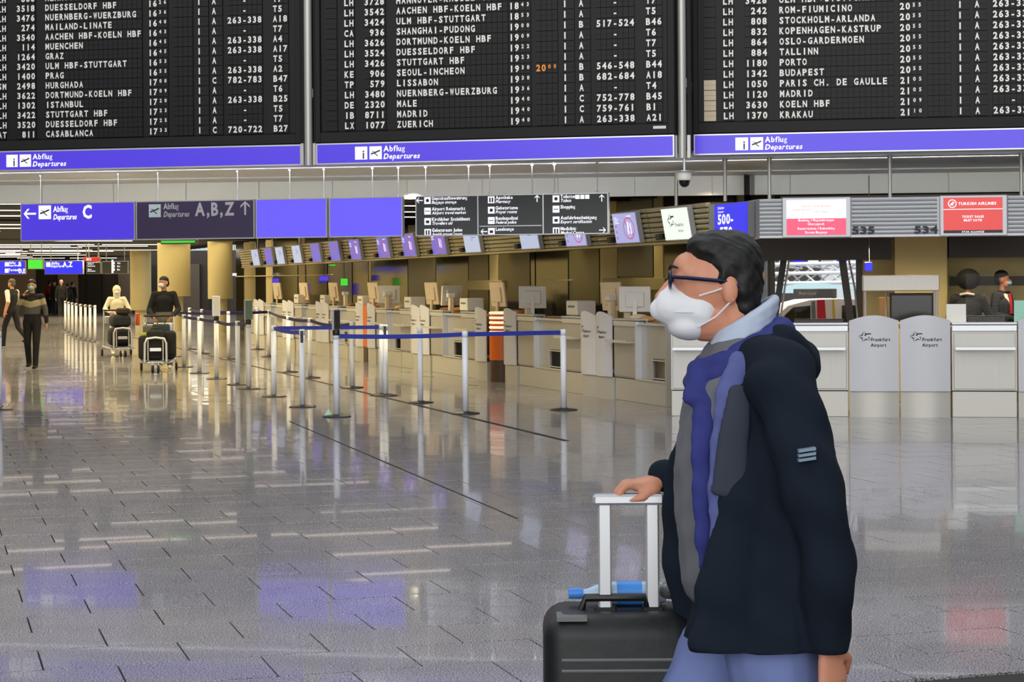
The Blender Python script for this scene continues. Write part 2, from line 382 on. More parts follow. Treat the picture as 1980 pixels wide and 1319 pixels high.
for i, (x0, x1, zt, c) in enumerate(((-26.5, -24.6, 2.3, (188, 160, 135)), (-23.4, -22.4, 2.4, (150, 130, 105)), (-21.9, -21.2, 2.5, (30, 28, 28)), (-20.3, -19.6, 2.2, (120, 104, 88)), (-19.2, -17.3, 2.45, (28, 27, 25)), (-17.0, -16.1, 2.5, (96, 84, 72)), (-15.6, -14.9, 2.4, (20, 20, 20)))):
    struct(MB().box(x0, x1, 98.6, 98.97, 0, zt, 0, .01).build('wall_panel', mat('far_panel_%s' % 'abcdefg'[i], c, .5), bpy.data.objects['wall_far']))
# ---- round sleeved columns
def column(px0, px1, pyb, Y, pyt, nm):
    a, b_ = P(px0, 540, Y), P(px1, 540, Y); r = (b_.x-a.x)/2; zb = P((px0+px1)/2, pyb, Y).z
    c = struct(MB().lathe([(r*.55, 0), (r*.55, zb+.02)], n=32).build('column', cream, None, True)); c.location = ((a.x+b_.x)/2, Y, 0)
    s_ = MB().lathe([(r*.97, zb), (r, zb+.02), (r, 3.1)], n=40).build('column_sleeve', cream, c, True); struct(s_); return c
column(305, 368, 573, 62, 487, '')
column(402, 450, 578, 60, 480, '')
column(252, 292, 600, 74, 500, '')
# ================================================================ DEPARTURE BOARDS
def board(frame, W, zs, rows, cols, label, reflection_rows=0):
    """frame origin = lower left corner of the blue strip; zs = (strip bottom, strip top, first row centre, row pitch)"""
    zb, zt, zr, pit = zs; NR = 17; top = zr+NR*pit+.05
    t = thing('departure_board', label, 'departure board', frame.w(0, 0, zb), frame.rz, 'split-flap departure boards')
    z = lambda q: q-zb
    mb = MB(); mb.box(0, W, .045, .32, z(zt)+.005, z(top)+.04, 0, .006)
    mb.box(0, .055, -.005, .05, z(zt)+.01, z(top)+.04, 0, .003); mb.box(W-.07, W, -.005, .05, z(zt)+.01, z(top)+.04, 0, .003); mb.box(.055, W-.07, 0, .05, z(zt)+.01, z(zr-pit*.62), 0, .003)
    mb.build('casing', board_m, t)
    body = MB().box(0, W, .0, .2, 0, z(zt), 0, .004).build('light_box_frame', alu, t)
    f = MB().box(.018, W-.018, -.006, .0, .018, z(zt)-.018, 0, .002).build('light_box_face', blue_l, t)
    s_ = (zt-zb-.036)*.70; x0 = cols['icon']; zc = (zt-zb)/2-s_/2; pm = MB()
    pm.poly([(x0, zc), (x0+s_, zc), (x0+s_, zc+s_), (x0, zc+s_)], -.010, 0, 0)
    put(pm, 'i', x0+s_*.62, zc+.012, s_*.66, -.0125, .9, m=1)
    planeicon(pm, x0+s_*1.17, zc, s_, -.010, 0, 1); pm.build('pictogram', [text_w, mat('pictogram_dark', (40, 40, 60), .5) if 'pictogram_dark' not in MT else MT['pictogram_dark']], f, fix=False)
    lm = MB(); put(lm, 'Abflug', x0+s_*2.3, zc+s_*.60, s_*.42, -.010, .98); put(lm, 'Departures', x0+s_*2.3, zc+s_*.02, s_*.40, -.010, .98, shear=.22)
    lm.build('lettering', text_w, f, fix=False)
    cw, ch = cols['cw'], pit*.46
    for r in range(NR):
        zz = z(zr+r*pit); mb = MB()
        for (c0, n) in cols['groups']:
            for q in range(n):
                xa = c0+q*cw
                if xa < .06 or xa+cw > W-.08: continue
                mm = 1 if (c0 == cols['groups'][0][0] and r < reflection_rows and n == 1) else 0  # cream on the lowest blank flaps is a reflection put into the colour
                mb.box(xa+.002, xa+cw*(1 if n > 1 else 2.2)-.002, .012, .045, zz+.001, zz+pit*.47, mm); mb.box(xa+.002, xa+cw*(1 if n > 1 else 2.2)-.002, .010, .045, zz-pit*.47, zz-.001, mm)
        mb.box(.06, W-.08, .03, .046, zz-pit*.5, zz+pit*.5, 0)
        ro = mb.build('flap_row', [flap_m, MT.get('flap_reflection_cream') or mat('flap_reflection_cream', (190, 172, 145), .5)], t, fix=False)
        if r >= len(rows): continue
        lm = MB(); h = pit*.60; b0 = zz-h/2; R = rows[r]
        def mono(s, key, n=None, right=False, y=.006, hh=1.0, dz=0, m=0, w=1.0):
            x = cols[key]-(len(s)*cw if right else 0); x += 0
            for i, chh in enumerate(s):
                if x+i*cw*w > .06 and x+i*cw*w < W-.1 and chh != ' ': put(lm, chh, x+i*cw*w, b0+dz, h*hh, y, .95, mono=cw*w, m=m)
        al, no, de, ti, dl, hall, rg, gt = R
        mono(al, 'al'); mono(no, 'no', right=True); mono(de, 'de')
        mono(ti[:2], 'ti'); x_ = cols['ti']; cols['sup'] = x_+2.05*cw; mono(ti[2:], 'sup', hh=.58, dz=h*.40, w=1.0)
        if dl: cols['sd'] = cols['dl']+2.05*cw; mono(dl[:2], 'dl', m=1); mono(dl[2:], 'sd', hh=.58, dz=h*.40, m=1)
        mono('1', 'one'); mono(hall, 'hall')
        if rg == '-': cols['dash'] = cols['rg']+3*cw; mono('-', 'dash')
        else: mono(rg, 'rg')
        mono(gt, 'gt')
        lm.build('lettering', [flapt, flapo], ro, fix=False)
    return t
bl = Frame(*P(583, 320, 22.65)[:2], -math.radians(12)); bm = Frame(*P(611, 320, 22.4)[:2], -math.radians(14)); br = Frame(*P(1341, 301.5, 22.0)[:2], -math.radians(10))
def U(fr, x, y): return fr.uv(x, y)[0]
# left board is anchored by its right end
wl = 4.25; bl = Frame(*bl.w(-wl)[:2], bl.rz)
zL = (bl.uv(577, 320)[1], bl.uv(577, 279)[1], bl.uv(545, 248)[1], 0.1185)
cwL = (U(bl, 244, 200)-U(bl, 88, 200))/16.7
gL = [(U(bl, 32, 250), 4), (U(bl, 88, 250), 20), (U(bl, 287, 250), 4), (U(bl, 335, 250), 4), (U(bl, 383, 250), 1), (U(bl, 410, 250), 1), (U(bl, 440, 250), 7), (U(bl, 529, 250), 3), (U(bl, -8, 250), 2), (U(bl, -50, 250), 1)]
colsL = dict(icon=U(bl, 13, 310), cw=cwL, groups=gL, al=U(bl, -5, 250), no=U(bl, 69, 250), de=U(bl, 87.5, 250), ti=U(bl, 286.5, 250), dl=U(bl, 335, 250), one=U(bl, 381, 250), hall=U(bl, 410, 250), rg=U(bl, 440, 250), gt=U(bl, 528, 250))
rowsL = [('AT', '811', 'CASABLANCA', '1735', '', 'C', '720-722', 'B27'), ('LH', '3520', 'DUESSELDORF HBF', '1725', '', 'A', '-', 'T7'), ('LH', '3422', 'STUTTGART HBF', '1723', '', 'A', '-', 'T5'),
 ('LH', '1302', 'ISTANBUL', '1720', '', 'A', '263-338', 'B25'), ('LH', '3622', 'DORTMUND-KOELN HBF', '1709', '', 'A', '-', 'T6'), ('SM', '2498', 'HURGHADA', '1700', '', 'C', '782-783', 'B47'),
 ('LH', '1400', 'PRAG', '1655', '', 'A', '263-338', 'A2'), ('LH', '3420', 'ULM HBF-STUTTGART', '1653', '', 'A', '-', 'T5'), ('LH', '1264', 'GRAZ', '1645', '', 'A', '263-338', 'A17'),
 ('LH', '114', 'MUENCHEN', '1645', '', 'A', '263-338', 'A4'), ('LH', '3540', 'AACHEN HBF-KOELN HBF', '1643', '', 'A', '-', 'T7'), ('LH', '274', 'MAILAND-LINATE', '1640', '', 'A', '263-338', 'A18'),
 ('LH', '3476', 'NUERNBERG-WUERZBURG', '1636', '', 'A', '-', 'T5'), ('LH', '3518', 'DUESSELDORF HBF', '1626', '', 'A', '-', 'T7'), ('LH', '866', 'ALMATY', '1620', '', 'A', '263-338', 'A12')]
board(bl, wl, zL, rowsL, colsL, 'departure board whose last row is Casablanca 17:35, over the purple gate C sign')
wm = U(bm, 1304, 290)
zM = (bm.uv(615, 319)[1], bm.uv(615, 277.5)[1], bm.uv(675, 243)[1], 0.1195)
cwM = (U(bm, 918, 80)-U(bm, 766.5, 80))/14.75
gM = [(U(bm, 630, 243), 1), (U(bm, 665.5, 243), 2), (U(bm, 705.5, 243), 4), (U(bm, 766.5, 243), 21), (U(bm, 985, 243), 4), (U(bm, 1036.5, 243), 4), (U(bm, 1088, 243), 1), (U(bm, 1119, 243), 1), (U(bm, 1152, 243), 7), (U(bm, 1249, 243), 3)]
colsM = dict(icon=U(bm, 687, 300), cw=cwM, groups=gM, al=U(bm, 665.5, 243), no=U(bm, 745, 243), de=U(bm, 766.5, 243), ti=U(bm, 984.5, 243), dl=U(bm, 1036, 243), one=U(bm, 1088, 243), hall=U(bm, 1119.5, 243), rg=U(bm, 1153, 243), gt=U(bm, 1249, 243))
rowsM = [('LX', '1077', 'ZUERICH', '1940', '', 'A', '263-338', 'A21'), ('IB', '8711', 'MADRID', '1940', '', 'C', '759-761', 'B1'), ('DE', '2320', 'MALE', '1940', '', 'C', '752-778', 'B45'),
 ('LH', '3480', 'NUERNBERG-WUERZBURG', '1936', '', 'A', '-', 'T4'), ('TP', '579', 'LISSABON', '1930', '', 'B', '682-684', 'A18'), ('KE', '906', 'SEOUL-INCHEON', '1930', '2000', 'B', '546-548', 'B44'),
 ('LH', '3426', 'STUTTGART HBF', '1923', '', 'A', '-', 'T5'), ('LH', '3524', 'DUESSELDORF HBF', '1922', '', 'A', '-', 'T7'), ('LH', '3626', 'DORTMUND-KOELN HBF', '1909', '', 'A', '-', 'T6'),
 ('CA', '936', 'SHANGHAI-PUDONG', '1900', '', 'B', '517-524', 'B46'), ('LH', '3424', 'ULM HBF-STUTTGART', '1853', '', 'A', '-', 'T5'), ('LH', '3542', 'AACHEN HBF-KOELN HBF', '1843', '', 'A', '-', 'T7'),
 ('LH', '3728', 'HANNOVER-KASSEL GOETT', '1835', '', 'A', '-', 'T8')]
bdM = board(bm, wm, zM, rowsM, colsM, 'departure board ending in Zuerich 19:40, with an orange delay time in one row')
MB().box(U(bm, 1263, 246), U(bm, 1288, 246), -.008, 0, bm.uv(1275, 249)[1]-zM[0], bm.uv(1275, 243.5)[1]-zM[0], 0, .001).build('maker_plate', mat('plate_grey', (200, 200, 195), .4), bdM)
wr = 4.3
zR = (br.uv(1345, 300.5)[1], br.uv(1345, 259.5)[1], br.uv(1405, 224)[1], 0.1195)
cwR = (U(br, 1715, 158)-U(br, 1507, 158))/18.8
gR = [(U(br, 1361, 224), 1), (U(br, 1398, 224), 2), (U(br, 1441, 224), 4), (U(br, 1508, 224), 20), (U(br, 1740, 224), 4), (U(br, 1794, 224), 4), (U(br, 1852, 224), 1), (U(br, 1885, 224), 1), (U(br, 1920, 224), 7)]
colsR = dict(icon=U(br, 1422, 280), cw=cwR, groups=gR, al=U(br, 1398, 224), no=U(br, 1485, 224), de=U(br, 1507, 224), ti=U(br, 1740, 224), dl=U(br, 1794, 224), one=U(br, 1852, 224), hall=U(br, 1885, 224), rg=U(br, 1920, 224), gt=9)
rowsR = [('LH', n, d, t_, '', 'A', r_, '') for n, d, t_, r_ in (('1370', 'KRAKAU', '2110', '263-338'), ('3630', 'KOELN HBF', '2109', '-'), ('1120', 'MADRID', '2105', '263-338'), ('1050', 'PARIS CH. DE GAULLE', '2105', '263-338'),
 ('1342', 'BUDAPEST', '2055', '263-338'), ('1180', 'PORTO', '2055', '263-338'), ('884', 'TALLINN', '2055', '263-338'), ('864', 'OSLO-GARDERMOEN', '2055', '263-338'), ('832', 'KOPENHAGEN-KASTRUP', '2055', '263-338'),
 ('808', 'STOCKHOLM-ARLANDA', '2055', '263-338'), ('242', 'ROM-FIUMICINO', '2055', '263-338'), ('3428', 'ULM HBF-STUTTGART', '2053', '263-338'))]
board(br, wr, zR, rowsR, colsR, 'departure board whose last row is Krakau 21:10, with cream reflection painted on first-column flaps', 4)
# posts between the boards
for fr, x, Y, yb, lab in ((bm, 597, 22.45, 320, 'steel hanging post between the Casablanca board and the Zuerich board'), (br, 1319.5, 21.5, 306, 'steel hanging post above the dome camera between two departure boards')):
    p = P(x, yb, Y); t = thing('board_post', lab, 'post', p, -math.radians(12), 'posts between the departure boards')
    H = 7.4-p.z
    MB().tube([(0, 0, 0), (0, 0, H)], .047, 20).build('pole', steel, t, True)
    for s_ in (-1, 1):
        MB().box(s_*.075-.022, s_*.075+.022, .02, .12, .06, H, 0, .004).build('side_channel', blackm, t)
        MB().box(s_*.075-.02, s_*.075+.02, -.02, .02, 0.0, .26, 0, .004).build('post_bracket', steel, t)
    MB().box(-.05, .05, .02, .75, .8, .9).build('wall_bracket', steel, t)
# dome camera
p = P(1323, 306, 21.5); q = P(1323, 334, 21.5); e = P(1323, 362, 21.5)
t = thing('dome_camera', 'white dome security camera hanging on a thin rod under the board post', 'camera', (p.x, p.y, q.z))
MB().tube([(0, 0, 0), (0, 0, p.z-q.z)], .016, 10).build('rod', alu, t, True)
MB().lathe([(.02, .03), (.035, .02), (.09, .008), (.09, 0), (.082, -.01), (.086, -.06), (.078, -.085), (.06, -.09)], n=24).build('housing', white, t, True)
hm = MB(); hm.lathe([(.062, -.088), (.06, -.115), (.05, -.14), (.03, -.158), (.005, -.165)], n=20); hm.build('dome', mat('smoked_dome', (25, 25, 26), .1), t, True)
MB().lathe([(.12, .012), (.12, .018), (.02, .03)], n=24).build('rain_shield', alu, t, True)
# ================================================================ HANGING SIGNS
sg = Frame(*P(600, 460, 23.9)[:2], -math.radians(15))
ZB, ZT = 2.135, 2.63
def su(x, y=460): return sg.uv(x, y)[0]
def sign(x0, x1, mface, label, rods, writer=None, panels=None, name='hanging_sign', cat='sign'):
    a, b_ = su(x0), su(x1); W = b_-a; H = ZT-ZB
    t = thing(name, label, cat, sg.w(a, 0, ZB), sg.rz, 'signs hanging in one row under the gallery')
    fr = MB(); th = .014
    fr.box(0, W, -.03, .05, 0, th, 0, .002); fr.box(0, W, -.03, .05, H-th, H, 0, .002); fr.box(0, th, -.03, .05, th, H-th); fr.box(W-th, W, -.03, .05, th, H-th)
    fr.box(th, W-th, .0, .045, th, H-th); fr.build('frame', alu, t)
    f = MB().box(th, W-th, -.024, 0, th, H-th, 0, .001).build('sign_face', mface, t)
    if writer: writer(f, W, H, a)
    for r in rods:
        u = su(r, 385)-a
        if 0 < u < W:
            m_ = MB(); m_.tube([(u, .01, H-.01), (u, .01, 2.998-ZB)], .006, 6); m_.tube([(u, .01, H-.01), (u, .01, H+.03)], .014, 8); m_.tube([(u, .01, 2.975-ZB), (u, .01, 2.998-ZB)], .02, 8)
            m_.build('hanger_rod', alu, t, True)
    return t
YF = -.027
def wC(f, W, H, a):
    mb = MB(); X = lambda px: su(px)-a
    Z = lambda py, px=150: sg.uv(px, py)[1]-ZB
    arrow(mb, X(60), Z(412), X(72)-X(48), PI, YF)
    mb.build('arrow', text_w, f, fix=False)
    mb = MB(); planeicon(mb, X(77), Z(423), X(101)-X(77), YF, 0, 1); mb.build('pictogram', [text_w, MT['pictogram_dark']], f, fix=False)
    mb = MB(); put(mb, 'Abflug', X(105), Z(409), .072, YF, .78, track=.0); put(mb, 'Departures', X(105), Z(424), .068, YF, .74, shear=.22, track=.0); put(mb, 'C', X(162), Z(422), .165, YF, .8)
    mb.build('lettering', text_w, f, fix=False)
sign(42, 263, blue_l, 'lit purple sign with left arrow and large letter C', (78, 228), wC)
dull_w = mat('dull_white_print', (180, 178, 185), .5)
def wA(f, W, H, a):
    X = lambda px: su(px)-a
    Z = lambda py: sg.uv(380, py)[1]-ZB
    mb = MB(); planeicon(mb, X(290), Z(419), X(313)-X(290), YF, 0, 1); mb.build('pictogram', [mat('dull_pictogram', (190, 205, 210), .5), MT['pictogram_dark']], f, fix=False)
    mb = MB(); put(mb, 'Abflug', X(318), Z(403.5), .072, YF, .78, track=.0); put(mb, 'Departures', X(318), Z(418.5), .068, YF, .74, shear=.22, track=.03); put(mb, 'A,B,Z', X(379), Z(417), .16, YF, .78, track=.12)
    mb.build('lettering', dull_w, f, fix=False)
    mb = MB(); arrow(mb, X(476), Z(404), X(489)-X(464), PI/2, YF); mb.build('arrow', dull_w, f, fix=False)
sign(265, 494, violet_d, 'unlit dull violet sign reading A,B,Z with an up arrow', (305, 459), wA)
sign(496.5, 634, blue_2, 'empty light purple sign beside the unlit A,B,Z sign', (560, 626))
sign(638, 780, blue_2, 'empty light purple sign next to the grey information sign', (720, 770))
def wI(f, W, H, a):
    X = lambda px: su(px)-a
    Z = lambda py, px: sg.uv(px, py)[1]-ZB
    fr = MB()
    for px in (926, 1052): fr.box(X(px)-.008, X(px)+.008, YF-.012, YF, 0.012, H-.012)
    fr.box(X(929), X(1049), YF-.012, YF, Z(437, 990)-.006, Z(437, 990)+.006); fr.build('divider', alu, f)
    lm = MB(); ic = MB(); ar = MB(); s = .084
    data = [(822, [('Gepäckaufbewahrung', 'Baggage storage'), ('Airport Reisemarkt', 'Airport travel market'), ('Kirchlicher Sozialdienst', 'Travellers aid'), ('Gebetsraum Juden', 'Jewish prayer room')], (381.5, 402, 422, 443)),
            (945, [('Apotheke', 'Pharmacy'), ('Gebetsräume', 'Prayer rooms'), ('Bundespolizei', 'Federal police'), ('Leselounge', '')], (380, 400, 420, 441)),
            (1070, [('Toiletten', 'Toilets'), ('Shopping', ''), ('Ausfuhrbescheinigung', 'Export certification'), ('Mediclinic', 'Medical Centre')], (378, 398, 419, 440))]
    for px, ls, ys in data:
        for (p, q), y in zip(ls, ys):
            z1 = Z(y, px); x = X(px); ic.poly([(x, z1-s), (x+s, z1-s), (x+s, z1), (x, z1)], YF, 0, 0)
            k = (ys.index(y)+px) % 4
            if k == 0: ic.box(x+s*.25, x+s*.75, YF-.002, YF-.001, z1-s*.75, z1-s*.35, 1)
            elif k == 1: ic.box(x+s*.2, x+s*.42, YF-.002, YF-.001, z1-s*.85, z1-s*.2, 1); ic.box(x+s*.58, x+s*.8, YF-.002, YF-.001, z1-s*.85, z1-s*.2, 1)
            elif k == 2: ic.ball((x+s*.5, YF, z1-s*.5), (s*.25, .002, s*.25), 10, 6, 1)
            else: ic.box(x+s*.15, x+s*.85, YF-.002, YF-.001, z1-s*.55, z1-s*.45, 1)
            put(lm, p, x+s*1.15, z1-s*.42, .040, YF, .88, track=.02)
            if q: put(lm, q, x+s*1.15, z1-s*.98, .036, YF, .88, shear=.22, track=.02)
    for k in range(3): ic.box(X(1114+9.5*k), X(1122+9.5*k), YF-.002, YF, Z(385, 1120), Z(377, 1120), 0)
    for (px, py, an) in ((813, 388, PI), (1040, 384, PI/2), (1165, 383, PI/2), (937, 448, PI), (1166, 445, 0)): arrow(ar, X(px), Z(py, px), .085, an, YF)
    lm.build('lettering', text_w, f, fix=False); ic.build('pictogram', [text_w, MT['pictogram_dark']], f, fix=False); ar.build('arrow', text_w, f, fix=False)
sign(805, 1178, greyblk, 'charcoal information sign in three panels with white pictograms and arrows', (823, 906, 947, 1029, 1072, 1155), wI)
# far signs
def farsign(x0, x1, y0, y1, Y, m, label, texts=(), rz=-.25, cat='sign'):
    a = P(x0, y1, Y); b_ = P(x1, y1, Y); c = P((x0+x1)/2, y0, Y); W = (b_.x-a.x)/math.cos(rz); H = c.z-a.z
    t = thing('hanging_sign', label, cat, (a.x, Y, a.z), rz, 'far signs hanging under the louvred ceiling')
    MB().box(0, W, .0, .1, 0, H, 0, .01).build('sign_box', grey, t)
    f = MB().box(.02, W-.02, -.01, 0, .02, H-.02).build('sign_face', m, t)
    lm = MB()
    for (s, fx, fz, h) in texts:
        if s == '#': lm.box(fx*W, fx*W+h*H, -.013, -.011, fz*H, fz*H+h*H)
        else: put(lm, s, fx*W, fz*H, h*H, -.013, .85, track=.02)
    if lm.v: lm.build('lettering', text_w, f, fix=False)
    r = MB()
    for q in (.15, .85): r.tube([(W*q, .05, H-.01), (W*q, .05, 3.1-a.z)], .015, 6)
    r.build('hanger_rod', grey, t)
farsign(-12, 53, 504, 531, 62, blue_s, 'far blue sign with a letter B above letters D,E', [('#', .36, .58, .3), ('Abflug', .48, .76, .17), ('Departures', .48, .58, .14), ('B', .80, .58, .32), ('#', .36, .12, .3), ('Terminal 2', .48, .24, .18), ('D,E', .80, .1, .3)])
farsign(53.5, 85.5, 501.5, 521, 60.5, green_l, 'far lit green sign in front of the blue signs', [('exit', .5, .1, .1)][:0])
farsign(86, 165, 504, 531, 62, blue_s, 'far blue sign reading A,Z', [('#', .05, .55, .34), ('Abflug', .18, .72, .2), ('Departures', .18, .52, .18), ('A,Z', .48, .55, .36)])
farsign(161, 195, 497, 506, 61, red_l, 'small far red sign above the black information panels', [('MCS', .2, .25, .5)])
farsign(167, 196, 507, 530, 61.5, black, 'far black notice panel under the red sign', [('Abflug C', .1, .8, .12), ('Departures', .1, .62, .12), ('Gates', .1, .35, .12), ('Information', .1, .2, .12)])
farsign(197, 250, 505, 530, 63, black, 'far black information sign with white pictograms', [('#', .42, .75, .18), ('#', .42, .5, .18), ('#', .42, .25, .18), ('Abc', .6, .78, .13), ('Info', .6, .53, .13), ('Bus', .6, .28, .13), ('l', .38, .1, 1.0)])
farsign(310, 383, 463.5, 472.5, 28.5, green_l, 'narrow lit green sign hanging behind the unlit A,B,Z sign', (), -.25)
# ================================================================ CHECK-IN ROWS
A0 = Frame(1.866, 23.868, math.radians(-70.75)); R0 = Frame(3.85, 21.88, math.radians(-9.5))
def Lzz(s): return .0032*s
# ---- slatted fascia over the left row
def slats(frame, v0, x0, x1, zb, zt, n, lean, m, parent, zf=lambda s: 0, gap=0.0, w0=.0):
    h = (zt-zb)/n
    for k in range(n):
        mb = MB(); vs = []; prof = [(0.0, .04), (-.028, .16), (-.040, .5), (-.028, .84), (0.0, .96), (.03, .96), (.03, .04)]
        for x in (x0, x1):
            for (y, t) in prof:
                z = zb+(k+t)*h; vs.append((x, v0+y-lean*(z-zb)/(zt-zb), z+zf(x)))
        q = len(prof); mb.add(vs, [(i, (i+1) % q, (i+1) % q+q, i+q) for i in range(q)]+[tuple(range(q)), tuple(range(2*q-1, q-1, -1))])
        o = mb.build('slat', m, parent); o['kind'] = 'structure'
def fascia_root(name, frame):
    o = bpy.data.objects.new(name, None); C.objects.link(o); o.location = frame.w(0); o.rotation_euler = (0, 0, frame.rz); o['kind'] = 'structure'; return o
fl = fascia_root('trim_1', A0); ZB1, ZT1, LEAN = 2.045, 2.53, .085
scr = [(1327, 'logo'), (1230, 'ban'), (1130, 'ban'), (1040, 'pale'), (928, 'pale'), (863, 'ban2'), (805, 'ban2'), (755, 'ban2'), (700, 'ban2'), (660, 'vio'), (623, 'vio'), (586, 'pb'), (553, 'pb'), (531, 'vio'), (505, 'pb')]
S = [A0.uv(px, 480, .5)[0] for px, k in scr]; S[0] = -.32
edges = [.5]+[s+.62 for s in S[1:]]+[-29.0]
for a, b_ in zip(edges[:-1], edges[1:]):
    slats(A0, .5, b_+.015, a-.015, ZB1+.03, ZT1, 7, LEAN, ribg, fl, Lzz)
bkm = MB()
for a, b_ in zip(edges[:-1], edges[1:]):
    bkm.add([(x, y, z+Lzz(x)) for x in (b_, a) for (y, z) in ((.54, ZB1+.01), (.54-LEAN, ZT1), (.95, ZT1), (.95, ZB1+.01))], [(0, 1, 2, 3), (4, 7, 6, 5), (0, 4, 5, 1), (1, 5, 6, 2), (2, 6, 7, 3), (3, 7, 4, 0)])
o = bkm.build('fascia_core', olive, fl); o['kind'] = 'structure'
lip = MB()
for a, b_ in zip(edges[:-1], edges[1:]): lip.add([(x, y, z+Lzz(x)) for x in (b_, a) for (y, z) in ((.455, ZB1), (.455, ZB1+.028), (.58, ZB1+.028), (.58, ZB1))], [(0, 1, 2, 3), (4, 7, 6, 5), (0, 4, 5, 1), (1, 5, 6, 2), (2, 6, 7, 3), (3, 7, 4, 0)])
o = lip.build('fascia_lip', ribg, fl); o['kind'] = 'structure'
hg = MB()
for s_ in (-1.1, -4.5, -8.5, -13, -18, -23, -28): hg.tube([(s_, .7, ZT1+Lzz(s_)), (s_, .7, 3.1)], .025, 8)
o = hg.build('fascia_hanger', steel, fl); o['kind'] = 'structure'
wherescr = ['nearest the fascia corner', 'just left of the white logo screen', 'under the charcoal sign end', 'below the middle panel of the charcoal information sign', 'next past the two pale ones', 'second past the two pale ones', 'third past the two pale ones', 'fourth past the two pale ones', 'below the empty light purple sign', 'below the seam of the purple signs', 'sixth from the cream column', 'fifth from the cream column', 'fourth from the cream column', 'second from the cream column', 'next to the cream column']
bgm = dict(logo=scrw, ban=scrb, pale=scrc, ban2=scrd, vio=scrd, pb=scrc)
txt = dict(logo='white display screen with grey star logo', ban='lilac display screen with red crossed-out ring', pale='pale blue display screen', ban2='violet display screen with pink crossed-out ring', vio='deep violet display screen', pb='pale blue-grey display screen')
for i, ((px, kind), s_) in enumerate(zip(scr, S)):
    zc = 2.30+Lzz(s_); w_, h_ = .80, .40
    tl = math.atan(LEAN/(ZT1-ZB1))
    p = A0.w(s_-w_/2, .5-.055-LEAN*.5+.03, zc-h_/2)
    t = thing('display_screen', txt[kind]+', '+wherescr[i], 'screen', p, A0.rz, 'display screens along the slatted fascia')
    t.rotation_euler = (Matrix.Rotation(A0.rz, 4, 'Z') @ Matrix.Rotation(tl, 4, 'X')).to_euler()
    MB().box(-.02, w_+.02, -.05, .02, -.02, h_+.02, 0, .006).build('screen_housing', fascia_g, t)
    f = MB().box(0, w_, -.056, -.05, 0, h_, 0, .001).build('screen_face', bgm[kind], t)
    g_ = MB(); y = -.058
    if kind in ('ban', 'ban2'):
        n = 28; R1, R2 = .15, .135; cx, cz = w_*.66, h_*.48
        for q in range(n):
            a, b_ = 2*PI*q/n, 2*PI*(q+1)/n
            g_.poly([(cx+R1*1.25*math.cos(a), cz+R1*math.sin(a)), (cx+R1*1.25*math.cos(b_), cz+R1*math.sin(b_)), (cx+R2*1.25*math.cos(b_), cz+R2*math.sin(b_)), (cx+R2*1.25*math.cos(a), cz+R2*math.sin(a))], y, 0, 0)
        g_.poly([(cx-.13, cz+.095), (cx-.115, cz+.11), (cx+.13, cz-.095), (cx+.115, cz-.11)], y, 0, 0)
        for q in range(3): g_.ball((.09, y, .07+.08*q), (.02, .002, .02), 8, 4, 0)
        for q in range(4): g_.box(.06, .06+.10+.05*(q % 2), y-.001, y, h_-.06-.025*q, h_-.05-.025*q, 1)
        g_.box(w_*.62, w_*.82, y-.001, y, h_*.88, h_*.91, 1)
        g_.box(w_*.60, w_*.66, y-.001, y, h_*.3, h_*.7, 1); g_.box(w_*.72, w_*.76, y-.001, y, h_*.28, h_*.66, 1)
        g_.build('screen_graphic', [scr_red, text_w], f, fix=False)
    elif kind == 'logo':
        starlogo(g_, w_*.33, h_*.62, .12, y, 0); put(g_, 'Frankfurt', w_*.48, h_*.42, .045, y, .9, m=1); put(g_, 'Airport', w_*.56, h_*.24, .035, y, .9, m=1)
        g_.build('screen_graphic', [print_k, mat('pale_print', (160, 172, 165), .6)], f, fix=False)
    else:
        for q in range(4): g_.box(w_*.5, w_*(.62+.1*(q % 3)), y-.001, y, h_*(.8-.1*q), h_*(.83-.1*q), 0)
        g_.build('screen_graphic', scrd if kind != 'vio' else scr_red, f, fix=False)
    b = MB(); b.box(-.22, -.07, -.10, .02, .01, .085, 0, .008); b.tube([(-.14, -.02, .05), (-.14, .05, .05)], .02, 8); b.box(-.08, -.015, -.01, .01, .035, .05); b.build('camera_box', black, t)
# ---- corner panel with the blue number sign, fascia over the right row
fr_ = fascia_root('trim_2', R0); FZ0, FZ1 = 2.05, 2.505
uc = R0.uv(1468, 430)[0]
pc = Vector(A0.w(.5, .42)[:2]); pd = Vector(R0.w(uc, 0)[:2]); an = math.atan2((pd-pc).y, (pd-pc).x); LC = (pd-pc).length
cp = Frame(pc.x, pc.y, an)
tcn = thing('corner_panel', 'curved silver-grey corner panel of the fascia carrying the blue number sign', 'panel', cp.w(0, 0, 2.045), an)
mb = MB(); N = 8
for k in range(N):
    a, b_ = k/N, (k+1)/N; ya, yb = .10*math.sin(PI*a), .10*math.sin(PI*b_)
    mb.add([(a*LC, ya, 0), (b_*LC, yb, 0), (b_*LC, yb-.0, .46), (a*LC, ya-.0, .46), (a*LC, ya+.05, 0), (b_*LC, yb+.05, 0), (b_*LC, yb+.05, .46), (a*LC, ya+.05, .46)], [(0, 1, 2, 3), (4, 7, 6, 5), (0, 4, 5, 1), (3, 2, 6, 7)])
mb.build('panel_sheet', fascia_g, tcn, True)
t = thing('number_sign', 'lit blue sign reading 500-570 on the curved corner panel', 'sign', cp.w(LC*.20, -.02, 2.07), an)
W = LC*.66; MB().box(0, W, -.03, .06, 0, .42, 0, .004).build('sign_box', grey, t)
f = MB().box(.006, W-.006, -.036, -.03, .006, .414).build('sign_face', blue_s, t)
